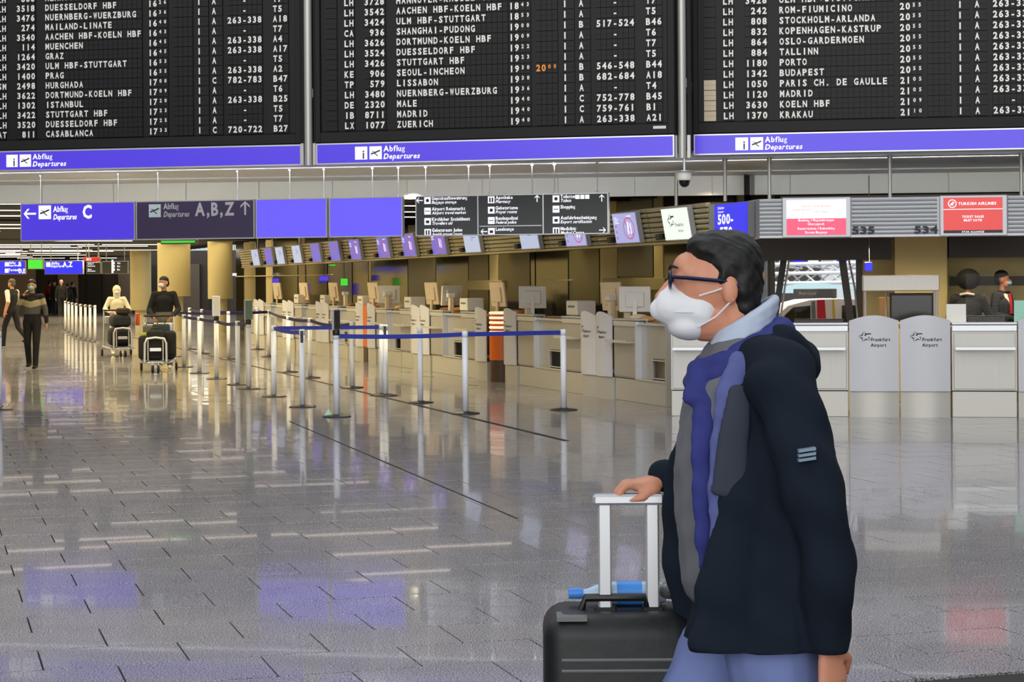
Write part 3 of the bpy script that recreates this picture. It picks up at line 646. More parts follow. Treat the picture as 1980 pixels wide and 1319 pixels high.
lm = MB(); put(lm, 'Schalter', W*.12, .355, .03, -.039, 1.3); put(lm, 'Counter', W*.12, .31, .026, -.039, 1.3, shear=.2); put(lm, '500-', W*.12, .175, .115, -.039, 1.45, track=.05); put(lm, '570', W*.18, .02, .115, -.039, 1.45, track=.05)
lm.build('lettering', text_w, f, fix=False)
def rU(px, py=430, back=0): return R0.uv(px, py, back)[0]
def rz_(px, py, back=0): return R0.uv(px, py, back)[1]
panels = [(1469, 1512), (1647, 1812), (1949, 2060)]
MB().box(rU(1468), rU(2060), .03, .45, FZ0+.005, FZ1, 0).build('fascia_core', fascia_g, fr_)['kind'] = 'structure'
MB().box(rU(1468), rU(2060), -.02, .05, FZ0, FZ0+.03, 0, .004).build('fascia_lip', fascia_g, fr_)['kind'] = 'structure'
for a, b_ in panels: slats(R0, .02, rU(a), rU(b_), FZ0+.035, FZ1, 9, 0.0, ribr, fr_)
hg = MB()
for px, yb in ((1402, 381), (1488, 379), (1721, 377), (1975, 374)):
    u = rU(px, 380, .25); hg.tube([(u, .25, FZ1-.01), (u, .25, 2.998)], .022, 10); hg.tube([(u, .25, 2.95), (u, .25, 2.998)], .03, 10)
hg.build('fascia_hanger', steel, fr_, True)['kind'] = 'structure'
def poster(x0, x1, y0, y1, label, draw, mface, fx0, fx1):
    a, b_ = rU(x0), rU(x1); za, zb_ = rz_(x0, y1), rz_(x0, y0)
    t = thing('poster_light_box', label, 'light box', R0.w(rU(fx0), 0, FZ0+.004), R0.rz); o_ = rU(fx0)
    fm = MB(); X1 = rU(fx1)-o_; T = FZ1-FZ0+.004
    fm.box(0, X1, -.045, .03, 0, T, 0, .006); fm.build('light_box_frame', fascia_g, t)
    f = MB().box(a-o_, b_-o_, -.05, -.045, za-FZ0, zb_-FZ0, 0, .001).build('poster_face', mface, t)
    draw(f, a-o_, b_-o_, za-FZ0, zb_-FZ0); return t
def d1(f, x0, x1, z0, z1):
    y = -.052; W = x1-x0; H = z1-z0; m_ = MB().box(x0, x1, y-.001, y, z0, z0+H*.47); m_.build('poster_lower_field', pink_l, f)
    lm = MB()
    for s, k in (('Buchung / Flugänderungen', .40), ('Übergepäck', .29), ('Reservations / Rebooking', .16), ('Excess Baggage', .05)): put(lm, s, (x0+x1)/2, z0+H*k*.98, H*.062, y-.003, 1.0, align='c', track=.05)
    lm.build('lettering', text_w, f, fix=False)
    lm = MB(); put(lm, 'Austrian  Swiss  Brussels', (x0+x1)/2, z0+H*.80, H*.05, y-.003, 1.0, align='c'); put(lm, 'www.service', x0+W*.12, z0+H*.70, H*.055, y-.003, 1.0); put(lm, 'Ticket Desk', x0+W*.45, z0+H*.64, H*.05, y-.003, 1)
    lm.build('faint_lettering', mat('faint_rose_print', (240, 190, 190), .6), f, fix=False)
poster(1521, 1636, 388, 456, 'light box poster with white upper half and rose lower half', d1, emit('lit_poster_white', (255, 250, 248), 1.0), 1513, 1645)
def d2(f, x0, x1, z0, z1):
    y = -.052; W = x1-x0; H = z1-z0
    MB().box(x0, x1, y-.001, y, z0, z0+H*.08).build('poster_strip', black, f)
    lm = MB(); lm.box(x0, x1, y-.001, y, z0+H*.66, z0+H*.68)
    n = 20; cx, cz = x0+W*.15, z0+H*.83
    for q in range(n):
        a, b_ = 2*PI*q/n, 2*PI*(q+1)/n
        lm.poly([(cx+H*.12*math.cos(a), cz+H*.12*math.sin(a)), (cx+H*.12*math.cos(b_), cz+H*.12*math.sin(b_)), (cx+H*.095*math.cos(b_), cz+H*.095*math.sin(b_)), (cx+H*.095*math.cos(a), cz+H*.095*math.sin(a))], y-.002)
    lm.poly([(cx-H*.08, cz-H*.04), (cx+H*.02, cz+H*.06), (cx+H*.07, cz+H*.02), (cx+H*.01, cz+.00), (cx+H*.04, cz-H*.05)], y-.002)
    put(lm, 'TURKISH AIRLINES', x0+W*.25, z0+H*.79, H*.075, y-.003, 1.0, track=.1); put(lm, 'TICKET SALES', (x0+x1)/2, z0+H*.43, H*.06, y-.003, 1.0, align='c'); put(lm, 'BILET SATIS', (x0+x1)/2, z0+H*.33, H*.06, y-.003, 1.0, align='c')
    put(lm, 'STAR ALLIANCE', (x0+x1)/2, z0+H*.012, H*.045, y-.004, 1.1, align='c', track=.1)
    lm.build('lettering', text_w, f, fix=False)
poster(1824, 1938, 383.5, 452, 'red airline light box with white round emblem and black bottom strip', d2, red_b, 1817, 1947)
for s, px, py, nm in (('535', 1648, 452, 'dark number 535, beside the rose poster, fixed to the silver slatted fascia'), ('534', 1768, 451, 'dark number 534, beside the red airline box, fixed to the silver slatted fascia')):
    t = thing('desk_number', nm, 'number', R0.w(rU(px, py), -.035, rz_(px, py)), R0.rz)
    lm = MB(); put(lm, s, 0, 0, .078, 0, 1.45, track=.08); n0 = len(lm.v)
    k = len(lm.v); lm.v += [(x, y+.018, z) for x, y, z in lm.v]; lm.f += [tuple(i+k for i in q[::-1]) for q in lm.f]; lm.m += lm.m[:]
    lm.build('digits', print_k, t, fix=False)
# ---- desks
def desk_parts(t, w):
    MB().box(0.004, w-.004, .015, .72, 0, .292, 0, .004).build('plinth', steel_l, t)
    b = MB(); b.box(0, w, 0, .02, .302, 1.0, 0, .003); b.box(0, .02, .02, .74, .302, 1.0); b.box(w-.02, w, .02, .74, .302, 1.0); b.box(.02, w-.02, .02, .74, .30, .32); b.box(.02, w-.02, .72, .74, .32, .98)
    b.build('body', steel, t)
    MB().box(.022, w-.022, -.012, .0, .32, .955, 0, .004).build('front_panel', steel, t)
    MB().box(0.0, w, -.018, .03, .975, 1.045, 0, .006).build('top_rail', alu, t)
    MB().box(-.002, w+.002, -.03, .16, 1.052, 1.075, 0, .005).build('counter_ledge', alu, t)
    MB().box(.004, w-.004, .03, .80, 1.0, 1.025, 0, .003).build('worktop', wood, t)
    MB().box(.01, w-.01, .13, .155, 1.02, 1.054).build('ledge_support', alu, t)
    s = MB(); s.box(.03, w-.03, -.15, 0, .765, .777, 0, .002); s.box(.03, w-.03, -.155, -.145, .765, .80, 0, .002); s.build('bag_shelf', alu, t)
def blade_parts(t, x0, w=.555):
    N = 14; th = .018; mb = MB(); vs = []
    def yy(a): return -.035-.055*math.sin(PI*a)
    def zt(a): return 1.098+.062*math.sin(PI*a)
    for k in range(N+1):
        a = k/N
        for (dy, z) in ((0, .295), (0, zt(a)), (th, zt(a)), (th, .295)): vs.append((x0+a*w, yy(a)+dy, z))
    fs = [(k*4+j, k*4+(j+1) % 4, (k+1)*4+(j+1) % 4, (k+1)*4+j) for k in range(N) for j in range(4)]+[(0, 1, 2, 3), (4*N+3, 4*N+2, 4*N+1, 4*N)]
    mb.add(vs, fs); p = mb.build('blade_panel', panel_w, t, True)
    k_ = MB(); vs = []
    for k in range(N+1):
        a = k/N; vs += [(x0+a*w, yy(a)+.02, 0), (x0+a*w, yy(a)+.02, .29), (x0+a*w, .1, .29), (x0+a*w, .1, 0)]
    k_.add(vs, fs); k_.build('blade_plinth', steel_l, t, True)
    lg = MB(); starlogo(lg, x0+w*.32, .918, .078, 0); put(lg, 'Frankfurt', x0+w*.44, .868, .036, 0, 1.0, track=.04); put(lg, 'Airport', x0+w*.43, .805, .036, 0, 1.0, track=.04)
    lg.v = [(x, yy((x-x0)/w)-.002-abs(y)*.2, z) for x, y, z in lg.v]
    lg.build('panel_logo', print_k, p, fix=False)
    MB().box(x0+.02, x0+w-.02, -.02, .05, .35, .40).build('blade_bracket', grey, t)
    b = MB(); b.box(x0, x0+w, .06, .80, 1.0, 1.025, 0, .003); b.box(x0+.02, x0+w-.02, .06, .08, .29, 1.0); b.build('worktop', wood, t)
modules = [(-2.14, 0), (-6.40, .43), (-10.52, 0), (-14.28, .16), (-17.83, 0), (-21.13, 0), (-24.4, 0)]
mdesc = ['nearest the corner', 'by the orange ringed column', 'just past the ringed column', 'by the narrow orange post', 'just past the narrow orange post', 'last but one in the row', 'ending the row']
WD = .775
t0 = thing('check_in_desk', 'x', 'desk', (0, 0, 0), 0, 'check-in desks of the receding row'); desk_parts(t0, WD)
b0 = thing('counter_panel', 'x', 'panel', (0, 0, 0), 0, 'pale curved logo panels of the receding row'); blade_parts(b0, 0)
def mkbay(w):
    t = thing('baggage_bay', 'x', 'baggage bay', (0, 0, 0), 0, 'baggage bays of the receding row')
    b = MB(); b.box(0, w, .0, .5, 0, .30, 0, .004); b.build('plinth', steel_l, t)
    b = MB(); b.box(0, w, .05, .08, .58, 1.0); b.box(0, w*.42, .05, .08, .30, .58); b.box(w*.94, w, .05, .08, .30, .58); b.box(0, w, .08, .72, .98, 1.0); b.build('recessed_panel', steel, t)
    b = MB(); b.box(w*.42, w*.94, .45, .47, .31, .58); b.box(w*.42, w*.94, .055, .46, .31, .325); b.box(w*.42, w*.94, .06, .46, .565, .58); b.build('belt_tunnel', black, t)
    b = MB(); x0, x1 = w*.42, w*.94
    for q in ((x0, x0+.015, .33, .57), (x1-.015, x1, .33, .57), (x0, x1, .555, .57), (x0, x1, .325, .34)): b.box(q[0], q[1], .035, .055, q[2], q[3])
    b.build('tunnel_frame', alu, t)
    MB().box(w*.55, w*.78, .16, .22, .34, .50, 0, .01).build('scanner_unit', beige, t)
    MB().box(0, .03, -.035, .08, .30, 1.04, 0, .003).build('edge_post', alu, t)
    MB().box(0.0, w, -.01, .4, 1.0, 1.03, 0, .004).build('top_deck', alu, t); MB().box(0, w, -.02, .0, .295, .315).build('sill', alu, t)
    return t
def place(o, frame, u, label, v=0, group=None):
    o.location = frame.w(u, v); o.rotation_euler = (0, 0, frame.rz); o['label'] = label
    if group: o['group'] = group
    return o
first = [True, True]
def nd(): 
    if first[0]: first[0] = False; return t0
    return dup(t0)
def nb():
    if first[1]: first[1] = False; return b0
    return dup(b0)
bw = .56
for i, (c, g) in enumerate(modules):
    place(nb(), A0, c+g, 'pale curved logo panel, the near one of its pair, '+mdesc[i]); place(nb(), A0, c-g-bw, 'pale curved logo panel, the far one of its pair, '+mdesc[i])
    place(nd(), A0, c+g+bw+.01, 'steel check-in desk, near side of the panel pair '+mdesc[i]); place(nd(), A0, c-g-bw-.01-WD, 'steel check-in desk, far side of the panel pair '+mdesc[i])
    x1 = (modules[i-1][0]-modules[i-1][1]-bw-.01-WD) if i else .12
    x0 = c+g+bw+.01+WD
    if x1-x0 > .2: place(mkbay(x1-x0), A0, x0, 'recessed baggage bay, near side of the desk '+mdesc[i])
MB().box(0, .03, -.02, .75, 0, 1.03, 0, .004).build('end_panel', steel, None)
o = bpy.data.objects['end_panel']; o.name = 'desk_end_panel'; o.location = A0.w(.13); o.rotation_euler = (0, 0, A0.rz); tag(o, 'steel end panel closing the receding desk row at the corner', 'panel')
# orange columns between split panel pairs
glow_ring = emit('lit_ring', (255, 225, 190), 1.1)
t = thing('orange_column', 'orange round column with white rings between two logo panels', 'column', A0.w(-6.40, .10), A0.rz)
MB().lathe([(.20, 0), (.20, .34)], n=24).build('column_base', mat('brown_base', (72, 52, 40), .5), t, True)
MB().lathe([(.21, .34), (.21, .72)], n=24).build('column_body', orange, t, True)
for k in range(5):
    MB().lathe([(.20, .72+.075*k), (.20, .755+.075*k)], n=24).build('column_band', orange, t, True); MB().lathe([(.20, .755+.075*k), (.215, .76+.075*k), (.215, .785+.075*k), (.20, .795+.075*k)], n=24).build('white_ring', glow_ring, t, True)
MB().box(-.40, -.27, -.04, .2, .30, 1.02, 0, .004).build('side_plate', orange, t); MB().box(-.262, -.225, -.06, .2, 0, 1.06, 0, .004).build('edge_post', alu, t)
t = thing('orange_column', 'narrow plain orange post between two far logo panels', 'column', A0.w(-14.28, .02), A0.rz)
MB().box(-.15, .15, -.06, .2, .30, 1.10, 0, .006).build('column_body', orange, t); MB().box(-.14, .14, -.05, .2, 0, .30).build('column_base', MT['brown_base'], t)
# ---- right row
WR = .72
td = thing('check_in_desk', 'steel counter with light ledge between two logo panel pairs, under the red light box', 'desk', R0.w(1.145), R0.rz, 'counters of the frontal row'); desk_parts(td, WR)
dA = dup(td); place(dA, R0, -.73, 'steel counter under the white and rose light box, partly behind the walking man')
dB = dup(td); place(dB, R0, -2.04, 'steel counter at the corner, mostly hidden behind the walking man')
for u, lab in ((0.0, 'pale logo panel right of the counter under the rose light box'), (.572, 'pale logo panel left of the counter under the red light box'), (1.875, 'pale logo panel at the right edge of the frame'), (-1.305, 'pale logo panel hidden behind the walking man')):
    b = dup(b0); place(b, R0, u, lab, group='pale curved logo panels of the frontal row')
td2 = dup(td); place(td2, R0, 2.45, 'steel counter beyond the rightmost logo panel')
# ================================================================ BACK WALLS, WINDOW, PLATFORM BEYOND
LB = 2.6
wl_ = struct(MB().box(-31, -2.3, LB, LB+.15, 0, 3.1).build('wall_back', olive)); wl_.location = A0.w(0); wl_.rotation_euler = (0, 0, A0.rz)
def lpan(x0, x1, y0, y1, m, name='wall_panel', out=.03):
    a, b_ = A0.uv(x0, 500, LB-out)[0], A0.uv(x1, 500, LB-out)[0]; z0 = 0 if y1 is None else A0.uv((x0+x1)/2, y1, LB-out)[1]; z1 = 2.95 if y0 is None else A0.uv((x0+x1)/2, y0, LB-out)[1]
    b_ = min(b_, -2.32)
    if b_-a < .05: return None
    o = MB().box(a, b_, LB-out, LB, max(z0, 0), z1, 0, .006).build(name, m, wl_); struct(o); return o
def mold(n, c, r=.25): return MT.get(n) or mat(n, c, r, 0, .12, 2)
dg1 = mold('deep_olive_glass', (44, 42, 30), .1); dg2 = mold('green_black_glass', (40, 44, 36), .1); ol2 = mold('mid_olive_panel', (80, 74, 46), .3); scrn = mold('dull_black_screen', (50, 52, 48), .3)
ow = mold('pale_olive_panel', (150, 136, 92), .4)
for a in ((456, 470, None, None, dg1), (472, 492, None, None, ow), (494, 512, None, None, dg1), (514, 526, None, None, cream), (528, 575, None, None, dg1), (577, 590, None, None, ow), (592, 632, None, None, dg1), (634, 680, None, None, ol2), (682, 712, None, None, dg1), (713, 717, None, None, cream), (718, 788, None, None, dg2), (789, 842, None, None, ol2), (843, 905, None, None, dg1), (906, 944, None, None, ol2), (946, 962, None, None, cream), (963, 1024, None, None, ol2), (1026, 1034, None, None, dg1), (1036, 1098, None, None, dg2), (1100, 1158, None, None, ol2), (1160, 1192, None, None, cream), (1194, 1262, None, 535, scrn), (1264, 1282, None, None, ow), (1284, 1330, None, None, dg1), (1332, 1420, None, None, dg1)): lpan(*a)
for a in ((900, 970, 542, 561, cream), (1164, 1285, 538, 561, ow), (455, 640, 532, 534, cream), (1042, 1100, 541, 543, alu)): lpan(*a, out=.09)
# right back wall: pieces around the window
BV = 3.55
def rp(x0, x1, y0, y1, m, name='wall_panel', v=BV, t=.12, par=None, b=0.0):
    a, b2 = R0.uv(x0, 520, v)[0], R0.uv(x1, 520, v)[0]; xm = (x0+x1)/2
    z1 = 2.5 if y0 is None else R0.uv(xm, y0, v)[1]; z0 = 0 if y1 is None else R0.uv(xm, y1, v)[1]
    o = MB().box(a, b2, v, v+t, z0, z1, 0, b).build(name, m, par)
    if not par: o.location = R0.w(0); o.rotation_euler = (0, 0, R0.rz)
    return struct(o)
wr_ = rp(1440, 1482, None, None, MT['deep_olive_glass'], 'wall_right_back')
struct(MB().box(-.78, 5.6, .48, BV+.12, 2.5, 2.55).build('booth_roof', mold('roof_brown', (60, 50, 40), .6), wr_))
crm2 = mold('warm_cream_plaster', (200, 182, 128), .6)
rp(1482, 1655, None, 503, crm2, par=wr_); rp(1655, 1668, None, None, mold('dark_bronze', (50, 38, 28), .4), par=wr_); rp(1668, 2120, None, None, crm2, par=wr_)
rp(1480, 1657, 640, None, crm2, par=wr_)
rp(1448, 1725, None, 503, mold('dark_brown_bulkhead', (46, 36, 24), .5), 'upper_bulkhead', BV-.9, .3, wr_); rp(1835, 2120, None, 497, MT['dark_brown_bulkhead'], 'upper_bulkhead', BV-.9, .3, wr_)
rp(1836, 2060, 534, 552, mold('grey_band', (78, 76, 66), .5), 'wall_band', BV-.03, .03, wr_)
rp(1730, 1832, None, None, crm2, 'pilaster', BV-.9, .5, wr_, .01)
a1, a2 = Vector(R0.w(R0.uv(1440, 520, BV)[0], BV)[:2]), Vector(A0.w(-2.3, LB)[:2])
struct(MB().add([(a1.x, a1.y, 0), (a2.x, a2.y, 0), (a2.x, a2.y, 3.1), (a1.x, a1.y, 3.1), (a1.x+.1, a1.y+.1, 0), (a2.x+.1, a2.y+.1, 0), (a2.x+.1, a2.y+.1, 3.1), (a1.x+.1, a1.y+.1, 3.1)], [(0, 1, 2, 3), (4, 7, 6, 5), (0, 4, 5, 1), (3, 2, 6, 7)]).build('wall_return', MT['deep_olive_glass']))
# window frame and leaning mullions
wn = fascia_root('window_1', R0)
def ru2(px, v=BV): return R0.uv(px, 520, v)[0]
zt, zb = R0.uv(1560, 503, BV)[1], R0.uv(1560, 640, BV)[1]
g_ = MB().box(ru2(1482), ru2(1655), BV+.05, BV+.06, zb, zt).build('pane', glass('clear_glass'), wn); struct(g_)
for (xa, xb, wd, m) in ((1518, 1497, .06, dgrey), (1632, 1650, .07, MT['dark_bronze'])):
    ua, ub = ru2(xa), ru2(xb)
    o = MB().add([(ua-wd, BV-.02, zt), (ua+wd*.4, BV-.02, zt), (ub+wd*.4, BV-.02, zb), (ub-wd, BV-.02, zb), (ua-wd, BV+.06, zt), (ua+wd*.4, BV+.06, zt), (ub+wd*.4, BV+.06, zb), (ub-wd, BV+.06, zb)], [(0, 1, 2, 3), (4, 7, 6, 5), (0, 4, 5, 1), (1, 5, 6, 2), (3, 2, 6, 7), (0, 3, 7, 4)]).build('mullion', m, wn); struct(o)
    o = MB().tube([(ua+wd*.9, BV-.01, zt), ((ua+ub)/2+wd*1.1, BV-.01, (zt+zb)/2+.1), (ub+wd*.9, BV-.01, zb)], .013, 8).build('mullion_edge', alu, wn, True); struct(o)
# beyond the window: roof truss, awning, notice board, vehicle
truss_m = mat('white_painted_steel', (232, 236, 240), .4)
OY = 36.0
a, b_ = P(1440, 520, OY), P(1720, 520, OY)
tr = MB(); zz = [P(1560, y, OY).z for y in (512, 530, 549)]
for z in zz: tr.tube([(a.x-.4, OY, z), (b_.x+.4, OY, z+.04)], .035, 8)
x = a.x-.3; k = 0
while x < b_.x:
    for i in (0, 1): tr.tube([(x, OY, zz[i]), (x+.22, OY+.3*(k % 2), zz[i+1])], .018, 6); tr.tube([(x+.22, OY, zz[i]), (x, OY+.3, zz[i+1])], .014, 6)
    x += .24; k += 1
for i in range(5): tr.tube([(a.x+.55*i, OY+.6, zz[0]), (a.x+.55*i+.9, OY+2.5, zz[2]+.3)], .022, 6)
xg = (a.x+b_.x)/2
for xx in (a.x-.35, b_.x+.35): tr.tube([(xx, OY, 0), (xx, OY, zz[0]+.05)], .07, 10)
o = tr.build('roof_truss', truss_m, None, True); tag(o, 'white lattice roof truss seen through the slanted window', 'truss')
for k in range(6):
    q = P(1488+28*k, 510, OY+.2); o = MB().box(q.x-.10, q.x+.10, OY+.15, OY+.2, zz[0]+.035, zz[0]+.16, 0, .01).build('fascia_plate', (truss_m, lgrey, blue_s)[k % 3]); tag(o, 'small plate on the roof truss beyond the window, '+('first from its left end', 'second from its left end', 'third from its left end', 'third from its right end', 'second from its right end', 'last at its right end')[k], 'plate', 'plates on the roof truss')
aw_ = MB(); yA = 33.0; vs = []; n = 12
for k in range(n+1):
    q = P(1470+190*k/n, 550+3*math.sin(k*.7), yA); q2 = P(1470+190*k/n, 563+4*math.sin(k*.5), yA); vs += [(q.x, yA, q.z), (q2.x, yA-.2, q2.z), (q2.x, yA+.1, q2.z), (q.x, yA+.2, q.z)]
aw_.add(vs, [(k*4+j, k*4+(j+1) % 4, k*4+4+(j+1) % 4, k*4+4+j) for k in range(n) for j in range(4)]+[(0, 1, 2, 3), (4*n+3, 4*n+2, 4*n+1, 4*n)])
for px in (1472, 1658): q = P(px, 560, yA); aw_.tube([(q.x, yA, 0), (q.x, yA, q.z)], .03, 8)
o = aw_.build('awning', mat('blue_grey_canvas', (132, 158, 165), .7)); tag(o, 'blue-grey wavy awning beyond the slanted window', 'awning')
q = P(1535, 577, 31.5); q2 = P(1618, 558, 31.5)
t = thing('notice_board', 'dark grey notice board standing beyond the slanted window', 'board', (q.x, 31.5, 0))
MB().box(0, q2.x-q.x, 0, .06, q.z, q2.z, 0, .01).build('board_face', dgrey, t); b = MB(); b.box(.03, .07, .01, .05, 0, q.z); b.box(q2.x-q.x-.07, q2.x-q.x-.03, .01, .05, 0, q.z); b.build('leg', dgrey, t)
lm = MB(); put(lm, 'Service', .08, q.z+.06, .05, -.004, 1.2); lm.build('lettering', mat('dull_grey_print', (120, 112, 100), .6), t, fix=False)
# vehicle beyond: rounded cream body, dark windows, red stripe
Yv = 30.0; q = P(1484, 636, Yv); q2 = P(1668, 578, Yv); t = thing('shuttle_car', 'cream rounded shuttle car with red stripe beyond the slanted window', 'vehicle', (q.x, Yv, 0), 0)
L = q2.x-q.x; H = q2.z; vs = []; N = 10
prof = [(0, .25), (.0, .45), (.03, .62), (.10, .80), (.22, .92), (.45, .99), (.75, 1.0), (1.0, .99), (1.0, .25)]
MB().poly([(x*L, z*H) for x, z in prof], 0, 1.6).build('car_body', mat('cream_car_paint', (238, 222, 205), .3), t)
MB().poly([(x*L, z*H) for x, z in ((.12, .60), (.18, .80), (.27, .90), (.45, .92), (.45, .60))], -.012, .01).build('car_window', darkgl, t)
MB().poly([(x*L, z*H) for x, z in ((.78, .60), (.78, .92), (.93, .92), (.93, .60))], -.012, .01).build('car_window', darkgl, t)
MB().poly([(x*L, z*H) for x, z in ((.53, .26), (.52, .99), (.60, .995), (.64, .26))], -.014, .012).build('red_stripe', mat('red_car_paint', (205, 45, 60), .3), t)
MB().poly([(x*L, z*H) for x, z in ((.47, .6), (.46, .97), (.50, .98), (.51, .6))], -.014, .012).build('grey_stripe', grey, t)
MB().poly([(x*L, z*H) for x, z in ((.70, .4), (.68, .995), (.70, .995), (.73, .4))], -.014, .012).build('yellow_stripe', mat('yellow_car_paint', (220, 180, 60), .3), t)
for fx in (.2, .8):
    w_ = MB(); w_.lathe([(.17, 0), (.19, .03), (.19, .12), (.17, .15)], n=20); wo = w_.build('wheel', rubber, t, True); wo.rotation_euler = (PI/2, 0, 0); wo.location = (fx*L, .14, .19)
area('platform_fill', (4.6, 31.5, 5.5), (0, 0, 0), 4, 5, 420, (1, .98, .95))  # added fill lamp, whitens the things beyond the window
# ---- things on and behind the right counters
def rb(x0, x1, y0, y1, v, d, name, m, label, cat, b=.004, z0=None, group=None, sub=None):
    a, b2 = R0.uv(x0, y1, v)[0], R0.uv(x1, y1, v)[0]; zt = R0.uv((x0+x1)/2, y0, v)[1]; zb = R0.uv((x0+x1)/2, y1, v)[1] if z0 is None else z0
    o = MB().box(0, b2-a, 0, d, 0, zt-zb, 0, b).build(name, m); o.location = R0.w(a, v, zb); o.rotation_euler = (0, 0, R0.rz)
    if label: tag(o, label, cat, group)
    return o, b2-a, zt-zb
# steel canopy with legs over the black monitor
a, b2 = R0.uv(1668, 560, .75)[0], R0.uv(1817, 560, .75)[0]; zc0, zc1 = R0.uv(1740, 563, .75)[1], R0.uv(1740, 532, .75)[1]
t = thing('steel_canopy', 'brushed steel canopy on thin legs behind the two logo panels', 'canopy', R0.w(a, .75, 0), R0.rz)
MB().box(0, b2-a, 0, .4, zc0, zc1, 0, .01).build('canopy_hood', steel, t)
for x in (.03, .28, b2-a-.06, b2-a-.03):
    MB().tube([(x, .03+.3*(x == .28), 0), (x, .03+.3*(x == .28), zc0+.01)], .013, 8).build('leg', alu, t, True)
MB().box(-.02, b2-a+.02, -.05, .55, 1.0, 1.03, 0, .004).build('shelf', wood, t)
def monitor(frame, u, v, z, w, h, label, facing=0.0, m_case=None, tilt=.12, group=None, screen=False):
    t = thing('monitor', label, 'monitor', frame.w(u, v, z), frame.rz+facing, group)
    R = Matrix.Rotation(tilt, 4, 'X'); c = MB(); zb = .13
    c.box(-w/2, w/2, -.02, .02, zb, zb+h, 0, .006); c.box(-w*.3, w*.3, -.045, -.015, zb+h*.2, zb+h*.8, 0, .01); c.v = [tuple(R @ Vector(q)) for q in c.v]; cs = c.build('monitor_case', m_case or beige, t)
    s_ = MB(); s_.box(-.03, .03, -.075, -.045, .01, zb+h*.5, 0, .004); s_.box(-.10, .10, -.14, .08, 0, .015, 0, .004); s_.build('monitor_stand', m_case or beige, t)
    f = MB(); f.box(-w/2+.02, w/2-.02, .019, .024, zb+.02, zb+h-.02); f.v = [tuple(R @ Vector(q)) for q in f.v]; f.build('monitor_glass', darkgl, t)
    return t
t = thing('monitor', 'black monitor under the brushed steel canopy', 'monitor', R0.w(R0.uv(1764, 600, .95)[0], .95, 1.03), R0.rz)
hh = R0.uv(1764, 567, .95)[1]-1.03
MB().box(-.26, .26, 0, .06, .03, hh, 0, .01).build('monitor_case', black, t); MB().box(-.10, .10, -.05, .12, 0, .03, 0, .005).build('monitor_stand', black, t); MB().box(-.235, .235, -.003, 0, .06, hh-.03).build('monitor_glass', mat('off_screen', (12, 13, 13), .15), t)
rb(1830, 1868, 588, None or 622, .06, .012, 'paper_notice', paper, 'white paper notice standing on the counter ledge', 'notice', 0, 1.075)
rb(1961, 1985, 581, 622, .10, .03, 'leaflet_display', mat('mint_display', (150, 200, 180), .4), 'mint green leaflet display at the right frame edge', 'display', .002, 1.075)
rb(1870, 1945, 611, 625, .2, .25, 'card_terminal', black, 'low black box on the counter beside the paper notice', 'box', .01, 1.025)
rb(1534, 1632, 617, 628, .12, .2, 'console_box', black, 'long low black box on the counter below the slanted window', 'box', .01, 1.06)
o, _, _ = rb(1672, 1687, 507, 524, 2.4, .05, 'hanging_sign', blue_s, 'small lit blue sign beside the cream pilaster', 'sign', .004)
MB().tube([(.06, .02, .12), (.06, .02, 1.2)], .006, 6).build('hanger_rod', grey, o)
rb(1700, 1720, 575, 612, 1.5, .3, 'cardboard_box', mat('kraft_card', (150, 120, 85), .7), 'brown carton behind the canopy leg', 'box', .004, 0)
# clear screens at counters
for x0, x1 in ((1868, 1950),):
    a, b2 = R0.uv(x0, 600, .1)[0], R0.uv(x1, 600, .1)[0]
    o = MB().box(0, b2-a, 0, .006, 0, .55).build('clear_screen', MT['clear_glass']); o.location = R0.w(a, .1, 1.075); o.rotation_euler = (0, 0, R0.rz); tag(o, 'clear protective screen on the counter before the seated clerk', 'screen')
# ---- things on the receding row
TOP = 1.025
def lu(px, v): return A0.uv(px, 600, v)[0]
for px, w, h, j, mc in ((1188, .52, .40, 0, 0), (968, .50, .40, 1, 0), (840, .52, .40, 2, 0), (727, .50, .40, 3, 0), (650, .5, .40, 4, 0), (592, .5, .40, 5, 0), (540, .5, .40, 6, 0)):
    monitor(A0, lu(px, .45), .45, TOP, w, h, 'beige monitor seen from behind on the desk '+mdesc[j], .15, beige, .12, 'beige monitors on the receding row')
for px, fc, lab in ((1030, 1.2, 'thin monitor turned sideways right of the orange ringed column'), (871, 1.9, 'white-framed monitor showing its dark screen beyond the ringed column'), (753, 1.3, 'thin monitor turned sideways near the far logo panels'), (1228, 1.1, 'thin monitor turned sideways by the walking man')):
    monitor(A0, lu(px, .3), .3, TOP, .42, .34, lab, fc, white, .1, 'sideways monitors on the receding row')
for px, j in ((1109, 0), (899, 1), (790, 2), (698, 3), (625, 4), (574, 5)):
    t = thing('ticket_printer', 'white box printer on the far desk of the pair '+mdesc[j], 'printer', A0.w(lu(px, .25), .25, TOP+.0), A0.rz, 'white box printers on the receding row')
    b = MB(); b.box(-.30, .12, 0, .3, .05, .26, 0, .012); b.build('printer_body', white, t); MB().box(-.24, .06, .02, .28, 0, .05, 0, .006).build('printer_base', black, t); MB().box(-.22, .04, -.004, 0, .16, .19).build('ticket_slot', grey, t)
for px, j in ((1177, 0), (1016, 1), (868, 2), (1208, 0), (745, 3), (665, 4)):
    t = thing('boarding_card_reader', ('second slim card reader, beside the turned monitor' if px == 1208 else 'slim upright card reader')+' on the desk '+mdesc[j], 'card reader', A0.w(lu(px, .2), .2, TOP), A0.rz)
    MB().box(-.05, .05, 0, .08, .0, .33, 0, .01).build('reader_column', beige, t); MB().box(-.06, .06, -.03, .10, .27, .34, 0, .01).build('reader_head', white, t)
brown = mat('brown_paper_bag', (176, 118, 70), .7, 0, .2, 12, .3)
